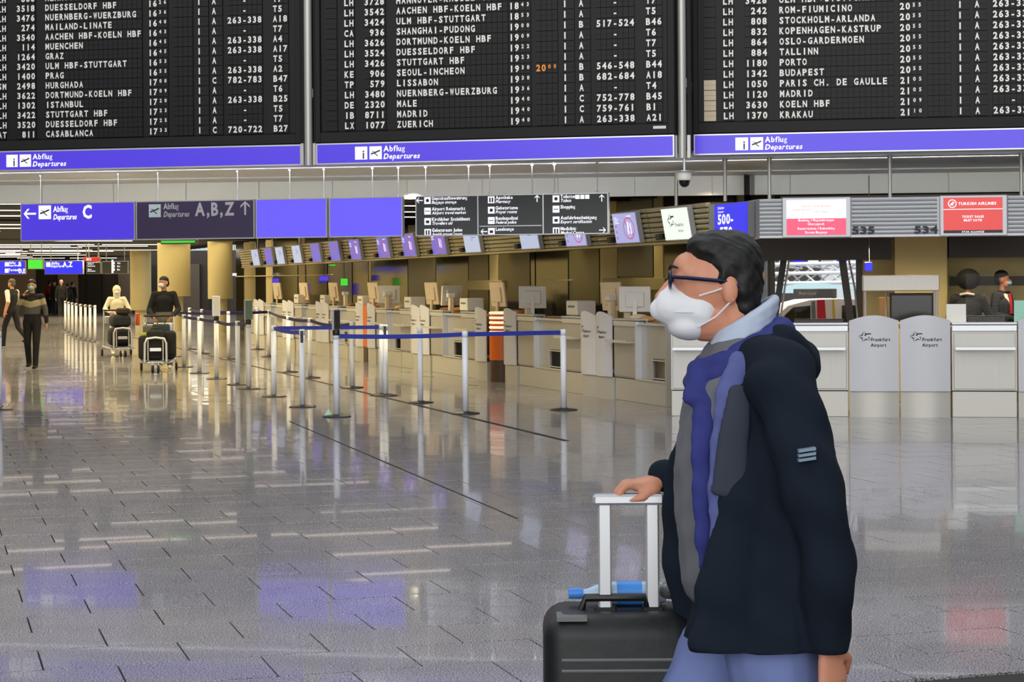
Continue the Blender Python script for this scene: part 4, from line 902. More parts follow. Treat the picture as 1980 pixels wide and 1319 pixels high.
for i, (px, v, r, lab) in enumerate(((1222, .32, .09, 'brown crumpled bag beside the turned monitor near the man'), (1236, .3, .10, 'tan rounded parcel near the corner end of the row'), (1252, .28, .08, 'flat tan packet at the corner end of the row'), (998, .4, .09, 'orange-brown packet right of the ringed column'), (985, .45, .07, 'small tan packet beside the ringed column'), (888, .55, .09, 'tan packet behind the white printer beyond the ringed column'), (862, .5, .08, 'flat tan packet between monitor and printer'), (775, .45, .09, 'reddish packet near the far narrow orange post'), (680, .45, .09, 'tan packet on a far desk below the purple signs'))):
    o = MB().ball((0, 0, r*.5), (r*1.6, r, r*.52), 14, 8).build('paper_packet', (brown, beige, wood)[i % 3], None, True); o.location = A0.w(lu(px, v), v, TOP+.002); o.rotation_euler = (0, 0, A0.rz+.3*i); tag(o, lab, 'packet')
for i, (px, z0, lab) in enumerate(((1062, 1.03, 'black office chair back behind the desk right of the ringed column'), (990, 1.0, 'black office chair behind the desk at the ringed column'), (880, 1.0, 'black office chair behind the desk beyond the ringed column'), (1160, 1.0, 'black office chair behind the desk nearest the corner'))):
    t = thing('office_chair', lab, 'chair', A0.w(lu(px, 1.3), 1.3), A0.rz+.4*i)
    MB().box(-.22, .22, -.02, .04, .62, 1.22, 0, .03).build('backrest', blackm, t); MB().box(-.24, .24, .0, .46, .46, .54, 0, .03).build('seat', blackm, t)
    MB().tube([(0, .22, .12), (0, .22, .47)], .03, 10).build('gas_lift', steel, t)
    for k in range(5): a = k*1.257; MB().tube([(0, .22, .13), (.28*math.cos(a), .22+.28*math.sin(a), .05), (.28*math.cos(a), .22+.28*math.sin(a), .0)], .018, 6).build('leg', black, t)
    MB().tube([(0, .04, .5), (0, .03, .7)], .02, 6).build('back_bar', black, t)
# small far lit signs behind the receding row (hung in the staff lane)
for (x0, x1, y0, y1, v, m, lab) in ((449, 458, 528, 534, 1.9, text_w, 'tiny lit white sign by the cream column'), (526, 540, 538, 549, 1.9, blue_l, 'small lit violet sign above the far desks'), (582, 599, 549, 571, 1.9, blue_l, 'lit violet notice standing behind the far desks'), (617, 636, 533, 544, 1.9, blue_l, 'small lit violet sign hanging behind the far desks'), (658, 673, 538, 553, 1.9, green_l, 'small lit green exit sign hanging behind the desks'), (636, 650, 511, 515, 1.2, green_l, 'tiny lit green sign just under the slatted fascia')):
    a, b2 = A0.uv(x0, 540, v)[0], A0.uv(x1, 540, v)[0]; z0, z1 = A0.uv(x0, y1, v)[1], A0.uv(x0, y0, v)[1]
    t = thing('hanging_sign', lab, 'sign', A0.w((a+b2)/2, v, z0), 0.1); W = max(.12, (x1-x0)/F*(A0.w(a, v)[1]))
    MB().box(-W/2, W/2, 0, .05, 0, z1-z0, 0, .004).build('sign_box', grey, t); MB().box(-W/2+.01, W/2-.01, -.006, 0, .01, z1-z0-.01).build('sign_face', m, t); MB().tube([(0, .02, z1-z0), (0, .02, 3.1-z0)], .01, 6).build('hanger_rod', grey, t)
# downlights behind the fascias (their cones on the back walls) and in the louvred ceiling
warm = (1.0, .84, .52)
for px in (1560, 1673, 1950, 1430):
    u = R0.uv(px, 470, BV-.35)[0]; spot('downlight', R0.w(u, BV-1.15, 1.98), 50, warm, 1.5, .7, .03)
for px in (1600, 1760, 1900): u = R0.uv(px, 470, 1.6)[0]; spot('downlight', R0.w(u, 1.3, 2.45), 80, warm, 2.4, .8, .05)
for s_ in (-3.2, -6.2, -9.6, -13.5, -18, -22.5, -27): spot('downlight', A0.w(s_, LB-.32, 2.9), 80, warm, 1.3, .8, .04)
for s_ in (-1.5, -5.5, -9.5, -14, -19, -24): spot('downlight', A0.w(s_, 1.35, 2.85), 45, warm, 2.5, .9, .05)
for i in range(7):
    for v in (-2.2, -6.5): spot('ceiling_spot', A0.w(-3.5-6.2*i, v, 2.77), 300, (1.0, .83, .50), 2.6, .9, .06)
for s_, v, sx, sy in ((-11.5, -4.2, 10, 6.5), (-26, -5, 16, 8), (-43, -4, 16, 12), (-61, -3, 16, 16)):
    o = area('louvre_lamp', A0.w(s_, v, 3.085), (0, 0, A0.rz), sx, sy, (8.5 if s_ > -20 else 12)*sx*sy, (1.0, .82, .48))
# ================================================================ STANCHIONS AND BELTS
rimm = mat('dark_base_metal', (60, 60, 62), .35, .6)
cass = mat('cassette_black', (26, 26, 28), .4)
PT, PH = {}, .985
st_base = MB(); st_base.lathe([(.172, 0), (.172, .008), (.15, .014), (.06, .024), (.045, .03)], n=28)
st_base = st_base.mesh('base_plate', rimm, True)
st_post = MB(); st_post.lathe([(.036, .02), (.036, PH-.075)], n=18); st_post = st_post.mesh('post', post_m, True)
st_head = MB(); st_head.lathe([(.037, PH-.075), (.037, PH-.012), (.030, PH)], n=18); st_head = st_head.mesh('post_head', post_m, True)
st_slot = MB().box(-.018, .018, -.0385, -.03, PH-.17, PH-.02, 0, .002).mesh('belt_slot', cass)
def stanchion(key, px, py, label, group=None, Y=None, slot=False):
    p = G(px, py); t = thing('barrier_post', label, 'barrier post', p, 0, group or 'silver belt barrier posts'); PT[key] = (t, p)
    for n, me in (('base_plate', st_base), ('post', st_post), ('post_head', st_head)): link(n, me, t)
    if slot: link('belt_slot', st_slot, t)
    return t
near_posts = dict(a=(651, 806, 'white barrier post nearest the middle of the floor, topped by an edge-on sign holder'), b=(585, 787, 'barrier post just left of the one with the edge-on sign holder'), c=(530, 767, 'barrier post where the doubled dark blue belt starts'),
 d=(481, 752, 'barrier post carrying a greenish edge-on sign holder'), e=(460, 744, 'barrier post close left of the greenish sign holder post'), f=(419, 733, 'barrier post topped by a white upright notice frame'),
 g=(386, 722, 'barrier post between the white notice frame and the black-clad traveller'), h=(356, 710, 'barrier post nearest the black-clad traveller with the trolley'), i=(900, 800, 'middle post of the bright blue front belt'),
 j=(1090, 793, 'post ending the bright blue front belt near the walking man'), k=(813, 779, 'barrier post behind the bright blue belt, before the logo panels'), l=(745.5, 765.5, 'right post of the two standing close together'),
 l2=(738.5, 764, 'left post of the two standing close together'), m=(681, 750, 'barrier post ending the drooping navy belt'), n=(600, 731, 'barrier post in the drooping navy belt, second from its end'), o=(558, 720, 'barrier post in the drooping navy belt, third from its end'),
 q=(520, 690, 'barrier post ending the far straight navy belt'), r=(498, 676, 'slim far post before the first brown desk fronts'), s=(442, 695, 'barrier post right of the cream column sleeve'), u=(367, 676, 'far post behind the notice frame, left of the cream column'), v=(335, 690, 'post starting the far straight navy belt behind the black-clad traveller'), w=(391, 684, 'far post between the two cream columns'))
for k, (x, y, lab) in near_posts.items(): stanchion(k, x, y, lab, slot=k in 'bl')
for i, (x, y) in enumerate(((184, 662), (174.5, 660), (165.5, 658), (156.5, 655.5), (147.5, 652), (140, 648), (133, 644), (126.5, 640), (208, 668), (225, 671))):
    if i < 8: stanchion('z%d' % i, x, y, 'slim far post, '+('first of the long line by the trolleys', 'second of the long line by the trolleys', 'third of the long line by the trolleys', 'fourth of the long line by the trolleys', 'fifth of the long line by the trolleys', 'sixth of the long line by the trolleys', 'last but one of the long line by the trolleys', 'last of the long line by the trolleys')[i], 'far posts left of the trolleys')
stanchion('y0', -1.5, 792, 'barrier post cut by the left frame edge')
def belt(k1, k2, droop=.0, z=.945, hgt=.052, m=navy_belt, off=0.0):
    t, a = PT[k1]; b = PT[k2][1]; d = (b-a); L = d.length; d.normalize(); n = Vector((-d.y, d.x, 0)); N = 10; vs = []
    for i in range(N+1):
        q = i/N; c = d*(.036+(L-.072)*q); zz = z-droop*4*q*(1-q)
        for s_, dz in ((-1, -1), (-1, 1), (1, 1), (1, -1)): v = c+n*(.0015*s_+off); vs.append((v.x, v.y, zz+dz*hgt/2))
    return MB().add(vs, [(i*4+j, i*4+(j+1) % 4, i*4+4+(j+1) % 4, i*4+4+j) for i in range(N) for j in range(4)]+[(0, 1, 2, 3), (4*N+3, 4*N+2, 4*N+1, 4*N)]).build('belt', m, t)
belt('a', 'i', .015); belt('i', 'j', .0); belt('a', 'b', .01, off=.01) if 0 else None
belt('c', 'l2', .0); belt('c', 'b', .02)
dkb = mat('navy_webbing', (30, 30, 78), .7, 0, .1, 60)
for p, q, dr in (('d', 'e', .0), ('e', 'f', .03), ('f', 'g', .01), ('g', 'h', .01), ('m', 'n', .05), ('n', 'o', .02), ('o', 'q', .02), ('q', 's', .01), ('v', 's', .02), ('u', 'w', .02), ('w', 'q', .02), ('h', 'v', .0)): belt(p, q, dr, m=dkb)
for i in range(7): belt('z%d' % i, 'z%d' % (i+1), .0, m=dkb)
def holder(k, rz, w, zb, zt, m, slab):
    t = PT[k][0]; o = MB().box(-w/2, w/2, -.012, .012, zb, zt, 0, .003).build('sign_holder', alu, t); o.rotation_euler = (0, 0, rz)
    MB().box(-w/2+.012, w/2-.012, -.015, .015, zb+.012, zt-.012).build('holder_sheet', m, o)
    MB().lathe([(.039, PH-.03), (.042, PH-.02), (.042, PH+.03), (.03, PH+.05)], n=16).build('holder_clamp', cass, t, True)
holder('a', 1.30, .21, 1.02, 1.26, cass, ''); holder('d', 1.2, .22, 1.03, 1.32, mat('green_grey_sheet', (120, 150, 130), .4), ''); holder('f', .1, .13, 1.03, 1.36, paper, '')
# small white floor marker at the nearest post
p = G(635, 804); tag(MB().add([(p.x-.05, p.y, 0), (p.x+.05, p.y, 0), (p.x, p.y, .09), (p.x-.05, p.y+.02, 0), (p.x+.05, p.y+.02, 0), (p.x, p.y+.02, .09)], [(0, 1, 2), (5, 4, 3), (0, 3, 4, 1), (1, 4, 5, 2), (2, 5, 3, 0)]).build('floor_marker', mat('pale_green_marker', (190, 225, 200), .5)), 'tiny pale triangular marker beside the post with the edge-on sign holder', 'marker')
# glass-edged barrier panel at the left frame edge
p = G(-6, 788); t = thing('glass_stand', 'pale upright glass-edged stand cut by the left frame edge', 'stand', (p.x-.28, p.y, 0), 0)
MB().box(0, .30, 0, .03, .02, .80, 0, .004).build('stand_panel', mat('pale_cyan_edge', (190, 205, 210), .3), t); MB().box(-.05, .33, -.10, .13, 0, .02, 0, .004).build('stand_foot', rimm, t)
# ================================================================ FIGURES
def V(*a): return Vector(a)
class Body:
    def __init__(s): s.p = []; s.mb = MB()
    def seg(s, p0, p1, r0, r1, tag=0, wide=None):
        p0, p1 = Vector(p0), Vector(p1); a0, b0 = r0 if isinstance(r0, tuple) else (r0, r0); a1, b1 = r1 if isinstance(r1, tuple) else (r1, r1)
        d = (p1-p0); L = max(d.length, 1e-5); d = d/L; wv = Vector(wide) if wide is not None else (V(1, 0, 0) if abs(d.x) < .9 else V(0, 0, 1))
        a = (wv-d*wv.dot(d)).normalized(); b = d.cross(a); n = 14; vs = []; rings = []
        for q in (-80, -50, -22): rings.append((p0+d*math.sin(math.radians(q))*min(a0, b0), a0*math.cos(math.radians(q)), b0*math.cos(math.radians(q))))
        rings.append((p0, a0, b0)); rings.append((p1, a1, b1))
        for q in (22, 50, 80): rings.append((p1+d*math.sin(math.radians(q))*min(a1, b1), a1*math.cos(math.radians(q)), b1*math.cos(math.radians(q))))
        for c, ra, rb_ in rings:
            for j in range(n): t = 2*PI*j/n; vs.append(c+a*math.cos(t)*ra+b*math.sin(t)*rb_)
        K = len(rings); fs = [(k*n+j, (k+1)*n+j, (k+1)*n+(j+1) % n, k*n+(j+1) % n) for k in range(K-1) for j in range(n)]+[tuple(range(n)), tuple((K-1)*n+j for j in range(n-1, -1, -1))]
        s.mb.add(vs, fs); s.p.append((np.array(p0), np.array(p1), (a0+b0)/2, (a1+b1)/2, tag))
    def chain(s, pts, rs, tag=0, wide=None):
        for k in range(len(pts)-1): s.seg(pts[k], pts[k+1], rs[k], rs[k+1], tag, wide)
    def ell(s, c, r, tag=0, rot=None):
        m = MB(); m.ball((0, 0, 0), r, 16, 10); R = rot or Matrix.Identity(3); s.mb.add([R @ Vector(v)+Vector(c) for v in m.v], m.f)
        s.p.append((np.array(c, float), np.array(c, float)+1e-4, (r[0]+r[1]+r[2])/3, (r[0]+r[1]+r[2])/3, tag))
    def build(s, name, mats, parent, vox=.012, smooth=3, wr=0.0, colour=None, wf=14, zmin=None):
        me = s.mb.mesh('b', mats[0]); o = link('b', me); r = o.modifiers.new('r', 'REMESH'); r.mode = 'VOXEL'; r.voxel_size = vox; r.use_smooth_shade = True
        sm = o.modifiers.new('s', 'SMOOTH'); sm.factor = .5; sm.iterations = smooth
        dg = bpy.context.evaluated_depsgraph_get(); dg.update(); me2 = bpy.data.meshes.new_from_object(o.evaluated_get(dg)); bpy.data.objects.remove(o); bpy.data.meshes.remove(me)
        n = len(me2.vertices); co = np.empty(n*3); me2.vertices.foreach_get('co', co); co = co.reshape(-1, 3)
        if wr:
            no = np.empty(n*3); me2.vertex_normals.foreach_get('vector', no) if hasattr(me2, 'vertex_normals') else me2.vertices.foreach_get('normal', no); no = no.reshape(-1, 3)
            ph = co*wf; f = np.sin(ph[:, 0]*1.3+1.7*np.sin(ph[:, 2]*.9+ph[:, 1]))*.5+np.sin(ph[:, 2]*1.6+2.1*np.sin(ph[:, 0]*.7+1.3*ph[:, 1]))*.5+.4*np.sin(ph[:, 1]*2.3+ph[:, 2]*2.9+ph[:, 0]*1.9)
            co = co+no*(f*wr)[:, None]; me2.vertices.foreach_set('co', co.ravel())
        if zmin is not None: co[:, 2] = np.maximum(co[:, 2], zmin); me2.vertices.foreach_set('co', co.ravel())
        me2.materials.clear()
        for m in mats: me2.materials.append(m)
        if len(mats) > 1:
            best = np.full(n, 1e9); tg = np.zeros(n, int)
            for (a, b, ra, rb_, t_) in s.p:
                ab = b-a; h = np.clip(((co-a) @ ab)/max(ab @ ab, 1e-12), 0, 1); d = np.linalg.norm(co-a-h[:, None]*ab, axis=1)/(ra+(rb_-ra)*h)
                k = d < best; best[k] = d[k]; tg[k] = t_
            if colour: tg = colour(co, tg)
            pf = np.empty(len(me2.polygons), int)
            li = np.empty(len(me2.loops), int); me2.loops.foreach_get('vertex_index', li); ls = np.empty(len(me2.polygons), int); me2.polygons.foreach_get('loop_start', ls)
            pf = tg[li[ls]]; me2.polygons.foreach_set('material_index', pf.astype('i'))
        me2.polygons.foreach_set('use_smooth', [True]*len(me2.polygons)); me2.name = name; me2.update()
        return link(name, me2, parent)
skin = mat('skin', (196, 140, 112), .5, 0, .08, 9); skin_d = mat('skin_tan', (168, 112, 86), .5, 0, .08, 9)
hair_k = mat('black_hair', (16, 14, 13), .6, 0, .3, 40, .3, (1, 1, .2)); maskw = mat('white_mask', (222, 224, 228), .7); maskb = mat('mint_mask', (120, 185, 180), .7)
def hand(B, wr, d, pn, s, tag, curl=.5, vs=1.0, L=.175):
    """wr wrist, d pointing direction, pn palm normal, s side of the thumb direction"""
    d = Vector(d).normalized(); pn = Vector(pn); pn = (pn-d*pn.dot(d)).normalized(); sd = d.cross(pn)*s; k = L/.18
    B.seg(wr, Vector(wr)+d*.085*k, (.026*k, .016*k), (.040*k, .015*k), tag, sd)
    for i, (o, ln, r) in enumerate(((.030, .066, .0088), (.011, .074, .0092), (-.009, .070, .0088), (-.028, .056, .0078))):
        a = Vector(wr)+d*.085*k+sd*o*k; dr = d; p = a-d*.02*k
        for j, f in enumerate((.45, .3, .25)):
            an = curl*(j+.6); dr = (d*math.cos(an)+pn*math.sin(an)).normalized(); q = p+dr*ln*f*k*1.15+(d*.02*k if j == 0 else V(0, 0, 0)); B.seg(p, q, r*k*vs, r*k*.92*vs, tag); p = q
    a = Vector(wr)+d*.022*k+sd*.024*k; b = a+(d*.6+sd*.7+pn*.25).normalized()*.045*k; c = b+(d*.95+sd*.1+pn*.45).normalized()*.034*k
    B.seg(a, b, .013*k, .011*k, tag); B.seg(b, c, .0105*k, .0085*k, tag)
def person(label, loc, rz, h=1.75, cols=None, pose=None, hair='short', mask=None, vox=.011, colour=None, hairc=None, group=None, head_turn=0.0, coat=False, fat=1.13, name='person'):
    t = thing(name, label, 'person', loc, rz, group); k = h/1.75; J = dict(pel=(0, 0, .95), wst=(0, 0, 1.10), ch=(0, 0, 1.30), nb=(0, .01, 1.46), hd=(0, -.02, 1.625))
    for s, n in ((1, 'L'), (-1, 'R')): J.update({'sh'+n: (s*.175, 0, 1.41), 'el'+n: (s*.235, .03, 1.14), 'wr'+n: (s*.25, -.04, .90), 'hp'+n: (s*.09, 0, .92), 'kn'+n: (s*.10, -.02, .50), 'an'+n: (s*.10, .03, .085)})
    if pose: J.update(pose)
    J = {a: Vector(b)*k for a, b in J.items()}; B = Body(); X = V(1, 0, 0)
    B.seg(J['pel'], J['wst'], (.155*k*fat, .105*k*fat), (.14*k*fat, .10*k*fat), 2, X); B.seg(J['wst'], J['ch'], (.145*k*fat, .10*k*fat), (.165*k*fat, .11*k*fat), 1, X)
    B.seg(J['ch'], (J['ch']+J['nb'])/2+V(0, 0, .02*k), (.165*k, .11*k), (.12*k, .075*k), 1, X); B.seg(J['nb']-V(0, 0, .03*k), J['hd']-V(0, -.01, .06)*k, .05*k, .048*k, 0)
    R = Matrix.Rotation(head_turn, 3, 'Z'); H = J['hd']
    B.ell(H+V(0, .012, .02)*k, (.075*k, .093*k, .10*k), 0, R); B.ell(H+R @ V(0, -.03, -.055)*k, (.055*k, .062*k, .06*k), 0, R); B.seg(H+R @ V(0, -.09, .0)*k, H+R @ V(0, -.108, -.03)*k, .010*k, .014*k, 0)
    for s in (-1, 1): B.ell(H+R @ V(s*.077, .012, -.012)*k, (.012*k, .02*k, .03*k), 0, R)
    for n in 'LR':
        s = 1 if n == 'L' else -1; sh, el, wr = J['sh'+n], J['el'+n], J['wr'+n]
        B.seg(J['ch']+V(s*.08, 0, .09)*k, sh, .075*k, .062*k, 1); B.seg(sh, el, .066*k, .054*k, 1 if not (cols.get('short')) else 4); B.seg(el, wr, .052*k, .038*k, 4 if cols.get('short') else 1)
        d = (wr-el).normalized(); hand(B, wr, d, (-s, 0, 0) if abs(d.x) < .8 else (0, 0, -1), 1 if n == 'L' else -1, 0, .35, 1.05, .18*k)
        hp, kn, an = J['hp'+n], J['kn'+n], J['an'+n]; B.seg(J['pel'], hp, (.10*k, .10*k), (.088*k, .09*k), 2); B.seg(hp, kn, .095*k, .070*k, 2); B.seg(kn, an, .067*k, .055*k, 2)
        B.seg(an+V(0, .03, -.035)*k, an+V(0, -.14, -.05)*k, (.042*k, .036*k), (.040*k, .028*k), 3, X)
        if coat: B.seg(J['pel'], (hp+kn)/2, (.17*k, .13*k), (.15*k, .12*k), 1, X)
    mats = [cols.get('skin', skin), cols['top'], cols['legs'], cols.get('shoes', blackm), cols.get('arm', cols.get('skin', skin))]+cols.get('more', [])
    b = B.build('body', mats, t, vox*k, 2, colour=colour)
    if hair:
        Hb = Body(); hc = H+V(0, .022, .055)*k
        if hair == 'afro': Hb.ell(H+V(0, .03, .04)*k, (.165*k, .14*k, .145*k), 0)
        elif hair == 'hood':
            Hb.ell(H+V(0, .015, .015)*k, (.105*k, .115*k, .125*k), 0); Hb.seg(H-V(0, 0, .05)*k, J['nb'], .09*k, .085*k)
        else:
            Hb.ell(hc, (.084*k, .096*k, .076*k), 0, R); Hb.ell(H+R @ V(0, .06, -.01)*k, (.07*k, .055*k, .07*k), 0, R)
            if hair == 'long': Hb.seg(H+R @ V(0, .06, 0)*k, H+R @ V(0, .07, -.16)*k, (.085*k, .05*k), (.07*k, .035*k)); 
        Hb.build('hood' if hair == 'hood' else 'hair', [hairc or hair_k], t, .012*k, 2)
    e = MB()
    for s in (-1, 1): c = H+R @ V(s*.03, -.087, .012)*k; e.ball(c, (.012*k, .006*k, .007*k), 8, 6)
    e.build('eyes', blackm, t, True)
    if mask:
        M_ = Body(); M_.ell(H+R @ V(0, -.07, -.045)*k, (.058*k, .05*k, .048*k), 0, R); M_.seg(H+R @ V(0, -.10, -.03)*k, H+R @ V(0, -.115, -.05)*k, .022*k, .018*k); M_.build('face_mask', [mask], t, .008*k, 2)
        s_ = MB()
        for s in (-1, 1):
            for dz in (-.02, -.07): s_.tube([H+R @ V(s*.05, -.075, dz)*k, H+R @ V(s*.083, .01, -.015)*k], .0025*k, 5)
        s_.build('ear_loop', mask, t)
    return t
def clo(n, c, **k): return MT.get(n) or mat(n, c, .85, 0, .15, 12, .2, **k)
blk = clo('black_cloth', (24, 24, 26)); blk2 = clo('charcoal_cloth', (40, 40, 44)); grn = clo('olive_grey_cloth', (92, 90, 78)); tan = clo('sand_knit', (168, 156, 122)); dkg = clo('slate_knit', (84, 84, 82)); ppe = clo('cream_overall', (226, 218, 190)); jean = clo('dark_blue_jeans', (40, 44, 62)); wsh = clo('white_shirt_cloth', (215, 210, 195)); grt = clo('grey_trousers', (112, 108, 96))
# woman with banded sweater
p = G(63, 714)
def wcol(co, tg):
    k = tg == 1; z = co[:, 2]-.25*np.abs(co[:, 0]); torso = np.abs(co[:, 0]) < .19
    out = tg.copy(); out[k & (z < 1.14)] = 6; out[k & (z >= 1.14) & (z < 1.255)] = 5; out[k & ~torso & (co[:, 2] < 1.0)] = 1; return out
person('person with a mint face mask walking in a banded sand and grey sweater, black trousers', p, .05, 1.66, dict(top=blk, legs=blk, more=[tan, dkg]), dict(elR=(-.27, -.04, 1.18), wrR=(-.14, -.13, 1.42), elL=(.25, .03, 1.15), wrL=(.28, -.02, .92), knL=(.09, -.09, .50), anL=(.08, -.13, .09), knR=(-.09, -.02, .5), anR=(-.08, .08, .12)), 'long', maskb, .010, wcol)
p = G(24, 671)
person('person in a dark vest and white short sleeves striding away at the far left', p, math.radians(-118), 1.72, dict(top=blk, legs=blk, short=True, arm=skin), dict(elL=(.25, .10, 1.16), wrL=(.27, .02, .92), elR=(-.25, -.06, 1.16), wrR=(-.26, -.18, .95), knL=(.09, -.18, .52), anL=(.09, -.22, .09), knR=(-.09, .12, .50), anR=(-.09, .42, .20)), 'short', None, .012, lambda co, tg: np.where((tg == 4) & (co[:, 2] > 1.18), 5, tg)) if 0 else person('person in a dark vest and white short sleeves striding away at the far left', p, math.radians(-118), 1.70, dict(top=blk, legs=blk, short=True, arm=skin, more=[wsh]), dict(elL=(.25, .10, 1.16), wrL=(.27, .02, .92), elR=(-.25, -.06, 1.16), wrR=(-.26, -.18, .95), knL=(.09, -.18, .52), anL=(.09, -.22, .09), knR=(-.09, .12, .50), anR=(-.09, .42, .20)), 'short', None, .012, lambda co, tg: np.where((tg == 4) & (co[:, 2] > 1.12), 5, tg), hairc=clo('grey_hair', (92, 84, 70)))
# trolley pushers
def rbox(name, sx, sy, sz, m, parent, loc=(0, 0, 0), r=.05, seg=4, rz=0):
    import bmesh
    bm = bmesh.new(); bmesh.ops.create_cube(bm, size=1); bmesh.ops.scale(bm, vec=(sx, sy, sz), verts=bm.verts); bmesh.ops.translate(bm, vec=(0, 0, sz/2), verts=bm.verts)
    bmesh.ops.bevel(bm, geom=bm.edges[:], offset=min(r, sx/2.1, sy/2.1, sz/2.1), segments=seg, profile=.5, affect='EDGES')
    for f in bm.faces: f.smooth = True
    me = bpy.data.meshes.new(name); bm.to_mesh(me); bm.free(); me.materials.append(m); o = link(name, me, parent); o.location = loc; o.rotation_euler = (0, 0, rz); return o
def trolley(label, loc, rz):
    t = thing('luggage_trolley', label, 'trolley', loc, rz, 'luggage trolleys')
    b = MB()
    for s in (-1, 1): b.tube([(s*.10, -.50, .17), (s*.27, -.30, .19), (s*.30, .38, .21)], .018, 8); b.tube([(s*.30, .38, .21), (s*.31, .45, .13)], .018, 8)
    for y in (-.48, -.2, .1, .36): b.tube([(-.13-.16*(y > -.4), y, .19), (.13+.16*(y > -.4), y, .19)], .012, 8)
    b.build('base_frame', alu, t, True)
    b = MB(); b.box(-.24, .24, -.42, .36, .205, .22, 0, .004); b.build('load_tray', mat('blue_grey_tray', (90, 100, 130), .5) if 'blue_grey_tray' not in MT else MT['blue_grey_tray'], t)
    b = MB(); b.tube([(-.19, -.47, .19), (-.185, -.45, .52), (-.15, -.445, .60), (0, -.445, .62), (.15, -.445, .60), (.185, -.45, .52), (.19, -.47, .19)], .021, 10); b.build('front_arch', alu, t, True)
    b = MB(); b.tube([(-.13, -.455, .22), (-.13, -.445, .58)], .012, 8); b.tube([(.13, -.455, .22), (.13, -.445, .58)], .012, 8); b.box(-.10, .10, -.468, -.452, .38, .44, 0, .004); b.build('arch_plate', alu, t, True)
    b = MB()
    for s in (-1, 1): b.tube([(s*.29, .36, .20), (s*.27, .44, .65), (s*.26, .50, .98)], .016, 8)
    b.build('handle_frame', alu, t, True)
    MB().tube([(-.27, .50, .985), (.27, .50, .985)], .020, 10).build('handlebar', black, t, True)
    b = MB(); b.box(-.25, .25, .40, .47, .70, .86, 0, .01); b.build('basket', alu, t)
    for (x, y, r) in ((-.31, .45, .075), (.31, .45, .075), (-.05, -.50, .07), (.05, -.50, .07)):
        w_ = MB(); w_.lathe([(r*.8, -.02), (r, -.014), (r, .014), (r*.8, .02)], n=18); w_.v = [(z, y_, x_) for x_, y_, z in w_.v]; o = w_.build('wheel', rubber, t, True); o.location = (x, y, r)
        if y < 0: MB().box(-.012, .012, -.01, .01, .0, .12).build('caster_fork', steel, o)
    return t
pA = G(293, 722); pA.y += .55
trolley('luggage trolley pushed by the black-clad person, with silver front arch', pA, .12)
pp = Vector((pA.x-.05, pA.y+.98, 0))
person('person in black jacket and white mask pushing the nearer trolley, head turned aside', pp, .1, 1.70, dict(top=blk, legs=grt, shoes=wsh), dict(elL=(.27, -.05, 1.13), wrL=(.17, -.36, .985), elR=(-.27, -.05, 1.13), wrR=(-.17, -.36, .985), knL=(.10, -.10, .5), knR=(-.10, -.02, .5), anR=(-.10, .10, .09)), 'short', maskw, .010, head_turn=-.75)
def lug(name, sx, sy, sz, m, base, off, label, rz=0.0, r=.05, handle=True, cat='suitcase'):
    c, s = math.cos(base[1]), math.sin(base[1]); p = Vector((base[0].x+off[0]*c-off[1]*s, base[0].y+off[0]*s+off[1]*c, off[2]))
    t = thing(name, label, cat, p, base[1]+rz); rbox('shell', sx, sy, sz, m, t, (0, 0, 0), r)
    b = MB(); b.box(-sx*.42, sx*.42, -sy/2-.012, -sy/2+.01, sz*.18, sz*.50, 0, .008); b.build('front_pocket', m, t)
    if handle: MB().tube([(-.07, 0, sz-.005), (-.06, 0, sz+.035), (.06, 0, sz+.035), (.07, 0, sz-.005)], .011, 8).build('grip', black, t, True)
    return t
bA = (pA, .12)
lug('suitcase', .27, .26, .52, blk, bA, (-.02, -.27, .224), 'small black suitcase standing inside the silver arch of the nearer trolley')
lug('travel_bag', .22, .40, .42, blk2, bA, (-.215, .08, .224), 'charcoal travel bag on the nearer trolley, below the yellow-green tag', 0, .06, False, 'bag')
lug('travel_bag', .20, .40, .50, blk, bA, (.225, .08, .224), 'black travel bag bulging on the outer side of the nearer trolley', 0, .07, False, 'bag')
lug('suitcase', .30, .22, .62, clo('dark_teal_shell', (46, 56, 62)), bA, (.06, .18, .224), 'dark blue-grey hard suitcase at the back of the nearer trolley', 0, .04)
lug('suitcase', .24, .20, .60, grn, bA, (-.14, .22, .224+.0), 'grey-green suitcase beside the dark blue-grey one on the nearer trolley', 0, .04)
tg = MB().box(-.06, .06, -.01, .01, 0, .05, 0, .004).build('luggage_tag', mat('yellow_green_tag', (170, 180, 60), .6)); c_ = bA[0]; tg.location = (c_.x-.22, c_.y-.16, .655); tag(tg, 'yellow-green tag lying on the charcoal travel bag', 'tag')
pB = G(222, 691); pB.y += .5
trolley('luggage trolley pushed by the person in cream overalls', pB, .35)
person('person in cream hooded overalls pushing the farther trolley', (pB.x-.25, pB.y+.95, 0), .25, 1.52, dict(top=ppe, legs=ppe, shoes=ppe), dict(elL=(.30, -.06, 1.16), wrL=(.18, -.34, 1.08), elR=(-.30, -.06, 1.16), wrR=(-.18, -.34, 1.08)), 'hood', maskw, .010, hairc=ppe, fat=1.12)
bB = (pB, .35)
lug('travel_bag', .46, .60, .40, blk, bB, (0, .0, .224), 'large black holdall lying across the farther trolley', 0, .12, False, 'bag')
lug('travel_bag', .40, .50, .28, blk2, bB, (.02, .05, .626), 'charcoal holdall on top of the large black one', .1, .10, False, 'bag')
lug('travel_bag', .30, .34, .14, clo('brown_black_cloth', (52, 42, 36)), bB, (.08, .0, .90), 'brownish small bag crowning the load of the farther trolley', -.2, .06, False, 'bag')
o = rbox('red_folder', .05, .30, .26, mat('orange_red_plastic', (220, 80, 45), .5), None, (pB.x+.37, pB.y+.12, .66), .012, 2, .35); tag(o, 'orange-red folder at the right side of the farther trolley load', 'folder')
